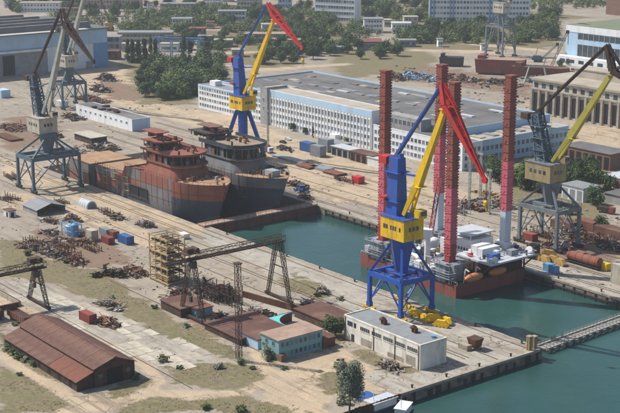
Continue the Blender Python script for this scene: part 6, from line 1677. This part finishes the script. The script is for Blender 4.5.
flat_plates('rust red plate stack left in the yard before the workshop', 307, 167, 11, 6, 'rust_roof_red')
flat_plates('pale grey plate stack in the yard before the workshop', 322, 169, 12, 6, 'container_grey')
flat_plates('rust red plate stack right of the grey plates', 335, 174, 11, 6, 'rust_roof_red')
flat_plates('dark plate strip running up to the workshop yard', 268, 164, 26, 5, 'steel_dark')
flat_plates('grey plate strip continuing towards the containers', 290, 160, 24, 5, 'crane_pale')
flat_plates('brown plate stack beside the weathered crane base', 8, 138, 22, 7, 'rust')
# ---- light blue lattice frame near the scrap row
p = at(72, 236)
o = thing('framed_tanks', 'light blue lattice tank frame in the scrap yard', 'frame', (p.x, p.y, 0))
k = MB(); k.lathe([(1.6, 0), (1.6, 3.6), (.6, 4.4)], (-2.2, 0, 0), 12); k.build('tank', M['pale_blue_wall'], o)
k = MB(); k.lathe([(1.5, 0), (1.5, 4.8), (.6, 5.6)], (1.6, .5, 0), 12); k.build('tank', M['sky_blue_paint'], o)
for (x_, y_) in ((-4, -2.2), (4, -2.2), (4, 2.2), (-4, 2.2)):
    k = MB(); k.bar((x_, y_, 0), (x_, y_, 5.2), .3); k.build('post', M['sky_blue_paint'], o)
for zz in (2.6, 5.2):
    k = MB()
    for a_, b2 in (((-4,-2.2),(4,-2.2)),((4,-2.2),(4,2.2)),((4,2.2),(-4,2.2)),((-4,2.2),(-4,-2.2))): k.bar((*a_, zz), (*b2, zz), .25)
    k.build('ring_beam', M['sky_blue_paint'], o)
# ---- dark lumps of machinery left of the ochre rack
for i, (px, py, l, w_, h_) in enumerate(((97, 277, 'leftmost dark squat lump of machinery beside the red grey heap', 2.6, 1.8), (106, 275, 'tall dark lump of machinery left of the paired lumps', 3.0, 3.6), (113, 276, 'dark lump of machinery in the middle of the small group', 3.4, 2.6), (120, 277, 'rightmost dark lump of machinery next to the red grey heap', 3.2, 3.2))):
    heap(l, px, py, w_, w_, h_, 34, ('rust_dark', 'steel_dark', 'rust'), 300+i, name='machinery_lump', cat='machinery', big=.8)
# ---- tall ochre scaffold rack holding steel sections
p = at(158, 283)
o = thing('scaffold_rack', 'tall ochre rack of stacked steel frames beside the gantry end', 'rack', (p.x, p.y+4, 0))
for x_ in (-5.6, -1.9, 1.9, 5.6):
    for y_ in (-3.6, 3.6):
        k = MB(); k.bar((x_, y_, 0), (x_, y_, 16.8), .3); k.build('upright', M['scaffold'], o)
for t in range(7):
    g = link('tier', None, o, (0, 0, .8+t*2.6))
    for y_ in (-3.6, 3.6):
        k = MB(); k.bar((-6.4, y_, 0), (6.4, y_, 0), .4, .5); k.build('beam', M['scaffold'], g)
    k = MB()
    for x_ in (-5.6, -2.8, 0, 2.8, 5.6): k.bar((x_, -3.5, 0), (x_, 3.5, 0), .25)
    k.build('cross_bars', M['scaffold'], g)
    if t < 6:
        k = MB(); rn = random.Random(t)
        for q in range(9): k.bar((-6+rn.uniform(0, 2), -3+q*.72, .5+rn.random()*.7), (6-rn.uniform(0, 3), -3+q*.72+rn.uniform(-.3,.3), .5+rn.random()*.7), rn.uniform(.25, .6))
        k.build('stored_steel', M['rust_dark' if t % 2 else 'scaffold'], g)['kind'] = 'stuff'
# ---- lattice mast and floodlight masts
def mast(label, px, py, h, w, matn='rust_dark', lights=False, name='lattice_mast', t=.22):
    p = at(px, py); o = thing(name, label, 'mast', (p.x, p.y, 0))
    k = MB(); k.truss((0, 0, 0), (0, 0, h), w, w, max(8, int(h/2)), t); k.build('shaft', M[matn], o)
    k = MB(); k.cbox((0, 0, .25), (w+1, w+1, .5)); k.build('footing', M['concrete'], o)
    k = MB(); k.cbox((0, 0, h), (w*1.5, w*1.5, .3)); k.build('top_platform', M[matn], o)
    if lights:
        for q in (-.6, 0, .6):
            k = MB(); k.cbox((q*1.6, -.6, h+.8), (.7, .4, .7)); k.bar((q*1.6, 0, h), (q*1.6, 0, h+1.2), .12); k.build('floodlight', M['crane_pale'], o)
    return o
mast('slim dark lattice mast left of the teal office', 239, 361, 29.5, 1.3, t=.15)
mast('thin pale floodlight mast behind the jack-up platform', 480, 206, 22, .7, 'crane_pale', True, 'light_mast', .16)
mast('thin pale floodlight mast left of the grey crane', 469, 209, 22, .7, 'crane_pale', True, 'light_mast', .16)
mast('thin mast at the left of the far right jack-up leg', 489, 214, 18, .6, 'crane_pale', True, 'light_mast', .16)
mast('floodlight mast beside the weathered crane', 58, 170, 20, .7, 'rust_dark', True, 'light_mast', .16)
mast('floodlight mast in the yard before the workshop', 268, 146, 18, .7, 'crane_pale', True, 'light_mast', .16)
# ---- rail wagons at the left edge
def wagon(label, px, py, L_, matn):
    p = at(px, py); o = thing('rail_wagon', label, 'rail wagon', (p.x, p.y, 0))
    k = MB(); k.box(-L_/2, L_/2, -1.5, 1.5, 1.1, 1.35); k.box(-L_/2, L_/2, -1.5, -1.35, 1.35, 3.2); k.box(-L_/2, L_/2, 1.35, 1.5, 1.35, 3.2); k.box(-L_/2, -L_/2+.15, -1.349, 1.349, 1.35, 3.2); k.box(L_/2-.15, L_/2, -1.349, 1.349, 1.35, 3.2); k.build('body', M[matn], o)
    k = MB(); k.box(-L_/2+.2, L_/2-.2, -1.34, 1.34, 1.36, 2.7); k.build('load', M['rust_dark'], o)
    for i in range(int(L_/1.5)):
        k = MB(); k.box(-L_/2+.5+i*1.5, -L_/2+.65+i*1.5, -1.62, -1.51, 1.1, 3.2); k.build('stake', M[matn], o)
    for x_ in (-L_/2+2, L_/2-2):
        k = MB()
        for d in (-.9, .9): k.tube((x_+d, -.9, .5), (x_+d, .9, .5), .48, 10)
        k.cbox((x_, 0, .8), (3, 1.8, .4)); k.build('bogie', M['steel_dark'], o)
wagon('rusty open wagon nearest the rusty shed at left edge', 20, 322, 12, 'rust_roof_red')
wagon('rusty open wagon cut by the left edge', -8, 316, 12, 'rust')
o = thing('crane_beam_wall', 'pale concrete crane runway wall at the left edge above the wagons', 'wall', (at(20, 306).x, at(20, 306).y, 0))
me_ = MB().box(-3.9, 3.9, -.5, .5, 0, 1.6).mesh('wall_block', M['slab_pale'])
for i in range(7): link('wall_block', me_, o, (-4-i*8, 0, 0))
k = MB(); k.box(-56, 0, -.15, .15, 1.6, 1.85); k.build('rail', M['rail_steel'], o)
k = MB(); k.box(-.3, .3, -7.5, -.52, 0, 1.5); k.build('end_wall', M['rust'], o)
# ---- tank wagon, right quay
p = at(584, 266)
o = thing('tank_wagon', 'rust red tank wagon standing on the far quay at right', 'rail wagon', (p.x, p.y, 0))
k = MB(); k.tube((-7, 0, 2.9), (7, 0, 2.9), 1.75, 16); k.build('tank', M['red_lead'], o, smooth=False)
for q in range(5):
    k = MB(); k.tube((-6+q*3, 0, 2.9), (-5.8+q*3, 0, 2.9), 1.82, 16); k.build('tank_band', M['rust_roof_red'], o)
k = MB(); k.lathe([(.6, 4.5), (.6, 5.1), (.2, 5.3)], n=10); k.build('dome', M['red_lead'], o)
k = MB(); k.box(-7.4, 7.4, -1.2, 1.2, .8, 1.15); k.build('frame', M['steel_dark'], o)
for x_ in (-5, 5):
    k = MB()
    for d in (-.9, .9): k.tube((x_+d, -.9, .5), (x_+d, .9, .5), .48, 10)
    k.cbox((x_, 0, .7), (3, 1.7, .3)); k.build('bogie', M['steel_dark'], o)
# ---- spare yellow crane bogies on the pier and ochre ones on the far quay
def spare_bogie(label, X, Y, rz, matn, s=1.0, group=None):
    o = thing('spare_bogie', label, 'crane bogie', (X, Y, 0), rz, group); o.scale = (s,)*3
    k = MB(); k.yprism([(-2.4, .8), (2.4, .8), (1.2, 2.0), (-1.2, 2.0)], -.5, .5); k.build('frame', M[matn], o)
    for x_ in (-1.6, -.5, .5, 1.6):
        k = MB(); k.tube((x_, -.62, .55), (x_, .62, .55), .52, 12); k.build('wheel', M[matn], o)
    k = MB(); k.cbox((.2, .9, 1.3), (1.0, .7, .9)); k.build('motor', M[matn], o)
for i, (px, py, l) in enumerate(((409, 311, 'first yellow bogie under the blue crane from the left'), (416, 316, 'second yellow bogie in the row under the blue crane'), (425, 321, 'third yellow bogie in the row by the blue crane'), (433, 322, 'fourth yellow bogie in the row by the blue crane leg'), (441, 327, 'last yellow bogie at the pier end of the row'), (446, 324, 'yellow bogie behind the last one near the water'))):
    p = at(px, py); spare_bogie(l, p.x, p.y, random.uniform(-.5, .9), 'crane_yellow', random.uniform(1.05, 1.35), 'spare yellow bogies')
for i, (px, py, l) in enumerate(((536, 259, 'ochre bogie nearest the rig on the far quay'), (545, 262, 'second ochre bogie on the far quay'), (553, 262, 'ochre bogie in the middle of the far quay row'), (560, 265, 'ochre bogie at the right of the far quay row'), (549, 256, 'ochre bogie beneath the grey crane leg'))):
    p = at(px, py); spare_bogie(l, p.x, p.y, random.uniform(-.4, .4), 'ochre', 1.2, 'spare ochre bogies')
# ---- pier end: bollards, rusty bin, mooring posts
BM = MB().lathe([(.28, 0), (.24, .5), (.42, .62), (.42, .8), (.2, .9)], n=10).mesh('bollard', M['rust_dark'])
def bollard(label, X, Y):
    tag(link('bollard', BM, None, (X, Y, .1)), label, 'bollard', 'mooring bollards along the quay edges')
for i in range(9): bollard('rusty mooring bollard on the near pier edge along the basin', -105+i*19.5, -1.4)
for i in range(4): bollard('rusty mooring bollard on the outer end of the near pier', QX-1.5, -12-i*13)
for i in range(8): bollard('rusty mooring bollard on the far quay edge', -100+i*19, DOCK_Y1+1.6)
p = at(475, 349)
o = thing('rusty_hopper', 'rust brown hopper bin on the pier end', 'bin', (p.x, p.y, 0))
k = MB(); k._add([(-1.0,-1.0,.6),(1.0,-1.0,.6),(1.0,1.0,.6),(-1.0,1.0,.6),(-1.9,-1.8,3.6),(1.9,-1.8,3.6),(1.9,1.8,3.6),(-1.9,1.8,3.6)], MB.BF); k.build('bin', M['rust'], o)
for (i, j) in ((-1,-1),(1,-1),(1,1),(-1,1)):
    k = MB(); k.bar((i*1.1, j*1.1, 0), (i*1.5, j*1.5, 3.0), .25); k.build('leg', M['rust'], o)
k = MB(); k.box(-1.6, 1.6, -1.5, 1.5, 3.3, 3.62); k.build('load', M['rust_dark'], o)
for (px, py, h_, l) in ((529, 350, 4.2, 'tall weathered timber mooring dolphin at the pier tip'), (534, 348, 3.6, 'shorter mooring dolphin beside the tall one at the pier tip')):
    p = at(px, py); o = thing('mooring_dolphin', l, 'post', (p.x, min(p.y, -.9), 0))
    for (i, j) in ((-.35,-.35),(.35,-.35),(.35,.35),(-.35,.35)):
        k = MB(); k.tube((i*1.4, j*1.4, -4), (i, j, h_), .32, 8); k.build('pile', M['scaffold'], o)
    k = MB(); k.cbox((0, 0, h_+.1), (1.5, 1.5, .3)); k.build('cap', M['concrete'], o)
# ---- floating pontoon bridge
a0, a1 = at(541, 352, WATER_Z), at(640, 316, WATER_Z)
o = thing('pontoon_bridge', 'narrow floating pontoon bridge reaching right from the pier tip', 'pontoon bridge', (a0.x, a0.y, WATER_Z), math.atan2(a1.y-a0.y, a1.x-a0.x))
Ln = (a1-a0).length
fl = MB().box(.3, 2.0, -2.2, 2.2, -.6, .9).mesh('float', M['pontoon']); dkm = MB().box(0.1, 1.35, -1.1, 1.1, 1.25, 1.38).mesh('deck_panel', M['pontoon'])
tie = MB().box(-.12, .12, -1.9, 1.9, 1.0, 1.24).mesh('cross_tie', M['steel_dark'])
for i in range(int(Ln/3.5)): link('float', fl, o, (i*3.5, 0, random.uniform(-.04,.04)))
for i in range(int(Ln/1.75)):
    link('deck_panel', dkm, o, (i*1.75, 0, random.uniform(-.03,.03))); link('cross_tie', tie, o, (i*1.75, 0, 0))
for s_ in (-1.9, 1.9):
    k = MB(); k.bar((0, s_, 1.45), (Ln, s_, 1.45), .55, .4); k.build('kerb_beam', M['slab_pale'], o)
    k = MB()
    k.bar((0, s_, 2.5), (Ln, s_, 2.5), .1)
    for i in range(int(Ln/1.75)): k.bar((i*1.75, s_, 1.5), (i*1.75, s_, 2.5), .1); k.bar((i*1.75, s_, 1.5), ((i+1)*1.75, s_, 2.5), .07)
    k.build('lattice_railing', M['pontoon'], o)['kind'] = 'stuff'
# ---- bottom edge: rusty sheet wall, boats with pale roofs
a0, a1 = at(372, 403), at(399, 389)
o = thing('sheet_pile_wall', 'rusty sheet pile wall at the bottom quay edge', 'wall', (QX+.6, -57, -3))
me_ = MB().prism([(0,0),(.35,-.25),(.9,-.25),(1.25,0),(1.25,.12),(.9,-.1),(.35,-.1),(0,.12)], 0, 3.4).mesh('sheet_pile', M['rust'])
for i in range(13): link('sheet_pile', me_, o, (0, -i*1.27, random.uniform(-.1,.1)), -math.pi/2)
def boat(label, px, py, L_, W_, roof, rz):
    p = at(px, py, WATER_Z); o = thing('work_boat', label, 'boat', (p.x, p.y, WATER_Z), rz)
    pts = [(-L_/2, -W_/2), (L_*.3, -W_/2), (L_*.45, -W_*.25), (L_/2, 0), (L_*.45, W_*.25), (L_*.3, W_/2), (-L_/2, W_/2)]
    k = MB(); n_ = len(pts); k._add([(x*.94, y*.8, -.5) for x, y in pts]+[(x, y, 1.2) for x, y in pts], [tuple(range(n_-1,-1,-1)), tuple(range(n_, 2*n_))]+[(i,(i+1)%n_,n_+(i+1)%n_,n_+i) for i in range(n_)]); k.build('hull', M['hull_blue'], o)
    k = MB(); k.box(-L_*.42, L_*.2, -W_*.38, W_*.38, 1.2, 3.1); c_ = k.build('cabin', M['white_paint'], o)
    for i in range(4):
        k = MB(); xx = -L_*.38+i*L_*.15; k.box(xx, xx+L_*.09, -W_*.38-.04, -W_*.38+.03, 1.9, 2.7); k.build('window', M['glass'], c_)
    k = MB(); k.box(-L_*.45, L_*.24, -W_*.44, W_*.44, 3.1, 3.3); k.build('cabin_roof', M[roof], o)
    k = MB(); k.bar((L_*.1, 0, 3.3), (L_*.1, 0, 6.5), .12); k.bar((L_*.1, -.8, 5.5), (L_*.1, .8, 5.5), .08); k.build('mast', M['white_paint'], o)
boat('work boat with pale grey roof moored at the bottom edge', 377, 411, 13, 5, 'pale_tarp', -R(88))
boat('smaller work boat with white roof right of the first at the bottom', 402, 418, 9, 4, 'white_paint', -R(60))
boat('boat with dark blue roof tucked behind the bottom tree', 362, 408, 9, 4, 'container_blue', -R(80))
p = at(343, 371)
o = thing('angled_pole', 'rusty angled davit post on the sand near the bottom', 'post', (p.x, p.y, 0), R(30))
k = MB(); k.bar((0, 0, 0), (0, 0, 3.6), .55); k.build('post', M['rust'], o)
k = MB(); k.bar((.2, 0, 3.5), (-1.9, 0, 3.1), .5); k.bar((-.2, 0, 2.4), (-1.6, 0, 3.1), .2); k.build('arm', M['rust'], o)
# ---- hulls on the far shore
def barge(label, px, py, L_, W_, H_, rz, top='pink_roof', side='leg_brown'):
    p = at(px, py); o = thing('barge_hull', label, 'barge', (p.x, p.y, 0), rz)
    n_ = 6; pts = [(-L_/2, -W_/2), (L_*.36, -W_/2), (L_*.46, -W_*.3), (L_/2, 0), (L_*.46, W_*.3), (L_*.36, W_/2), (-L_/2, W_/2)]
    n_ = len(pts); k = MB(); k._add([(x*.95, y*.82, 1.0) for x, y in pts]+[(x, y, H_) for x, y in pts], [tuple(range(n_-1,-1,-1)), tuple(range(n_, 2*n_))]+[(i,(i+1)%n_,n_+(i+1)%n_,n_+i) for i in range(n_)]); k.build('hull', M[side], o)
    k = MB(); n_ = len(pts); k._add([(x*.97, y*.94, H_+.05) for x, y in pts], [tuple(range(n_))]); k.build('deck', M[top], o)
    for i in range(7):
        k = MB(); k.box(-L_*.42+i*L_*.13, -L_*.42+i*L_*.13+1.5, -W_*.3, W_*.3, 0, 1.1); k.build('keel_block', M['trunk'], o)
    k = MB(); k.box(-L_*.45, -L_*.33, -W_*.4, W_*.4, H_+.06, H_+2.5); k.build('deck_house', M[side], o)
barge('brown barge hull with reddish deck beyond the right jack-up leg', 501, 74, 36, 15, 11, R(34))
barge('long dark red hull right of the brown barge', 541, 78, 40, 13, 8, R(28), 'rust_roof', 'rust_roof_red')
barge('dark hull end left of the brown barge', 452, 66, 18, 10, 7, R(36), 'rust_dark', 'steel_dark')
# white A frame by the concrete hall
p = at(536, 83)
o = thing('steel_trestle', 'pale steel A frame trestle by the concrete hall corner', 'frame', (p.x, p.y, 0), R(40))
for x_ in (-8, 8):
    k = MB(); k.bar((x_, -4, 0), (x_*.6, 0, 12), .8); k.bar((x_, 4, 0), (x_*.6, 0, 12), .8); k.build('leg', M['crane_pale'], o)
k = MB(); k.bar((-6, 0, 12), (8, 0, 12), 1.0); k.build('cross_bar', M['crane_pale'], o)
# ---- parked trucks and cars as small vehicles
def car(label, px, py, rz, matn, truck=False):
    p = at(px, py); o = thing('truck' if truck else 'parked_car', label, 'truck' if truck else 'car', (p.x, p.y, 0), rz)
    L_ = 7.5 if truck else 4.3; W_ = 2.4 if truck else 1.8
    if truck:
        k = MB(); k.box(L_/2-2.0, L_/2, -W_/2, W_/2, .6, 2.8); k.build('cab', M[matn], o); k = MB(); k.box(-L_/2, L_/2-2.1, -W_/2, W_/2, .9, 2.6); k.build('cargo_body', M['rust_dark'], o)
        k = MB(); k.box(L_/2-.01, L_/2+.04, -W_/2+.2, W_/2-.2, 1.7, 2.5); k.build('windscreen', M['glass'], o)
    else:
        k = MB(); k.yprism([(-2.15, .35), (2.15, .35), (2.15, .8), (1.2, .92), (.6, 1.42), (-1.2, 1.42), (-1.8, .95), (-2.15, .9)], -W_/2, W_/2); k.build('body', M[matn], o)
        k = MB(); k.yprism([(-1.6, .95), (1.05, .95), (.55, 1.36), (-1.15, 1.36)], -W_/2-.02, W_/2+.02); k.build('side_windows', M['glass'], o)
    for x_ in (-L_*.32, L_*.32):
        for s_ in (-1, 1):
            k = MB(); k.tube((x_, s_*(W_/2-.22), .36), (x_, s_*(W_/2+.02), .36), .36, 10); k.build('wheel', M['dark'], o)
car('small white truck on the sand before the workshop left wing', 268, 152, R(-10), 'white_paint', True)
car('blue truck by the dock corner below the second bow', 302, 190, R(-35), 'container_blue', True)
car('white car in front of the workshop', 288, 140, R(0), 'white_paint'); car('dark car beside the white car in front of the workshop', 283, 143, R(5), 'steel_dark')
car('truck beside the white hut by the teal crane', 82, 112, R(70), 'container_grey', True)
car('red cabbed truck at the right edge behind the quay', 606, 213, R(10), 'container_red', True)

# ================================================================ HAZE
hm = bpy.data.materials.new('summer_haze'); hm.use_nodes = True
t = hm.node_tree; t.nodes.clear()
ho = t.nodes.new('ShaderNodeOutputMaterial'); pv = t.nodes.new('ShaderNodeVolumePrincipled')
pv.inputs['Color'].default_value = (0.80, 0.86, 0.92, 1); pv.inputs['Density'].default_value = 0.00011; pv.inputs['Anisotropy'].default_value = 0.2
t.links.new(pv.outputs[0], ho.inputs['Volume'])
k = MB(); k.box(-2500, 2500, -2500, 2500, -12, 142)
tag(k.build('haze', hm), 'thin summer haze over the whole shipyard', 'haze', kind='stuff')
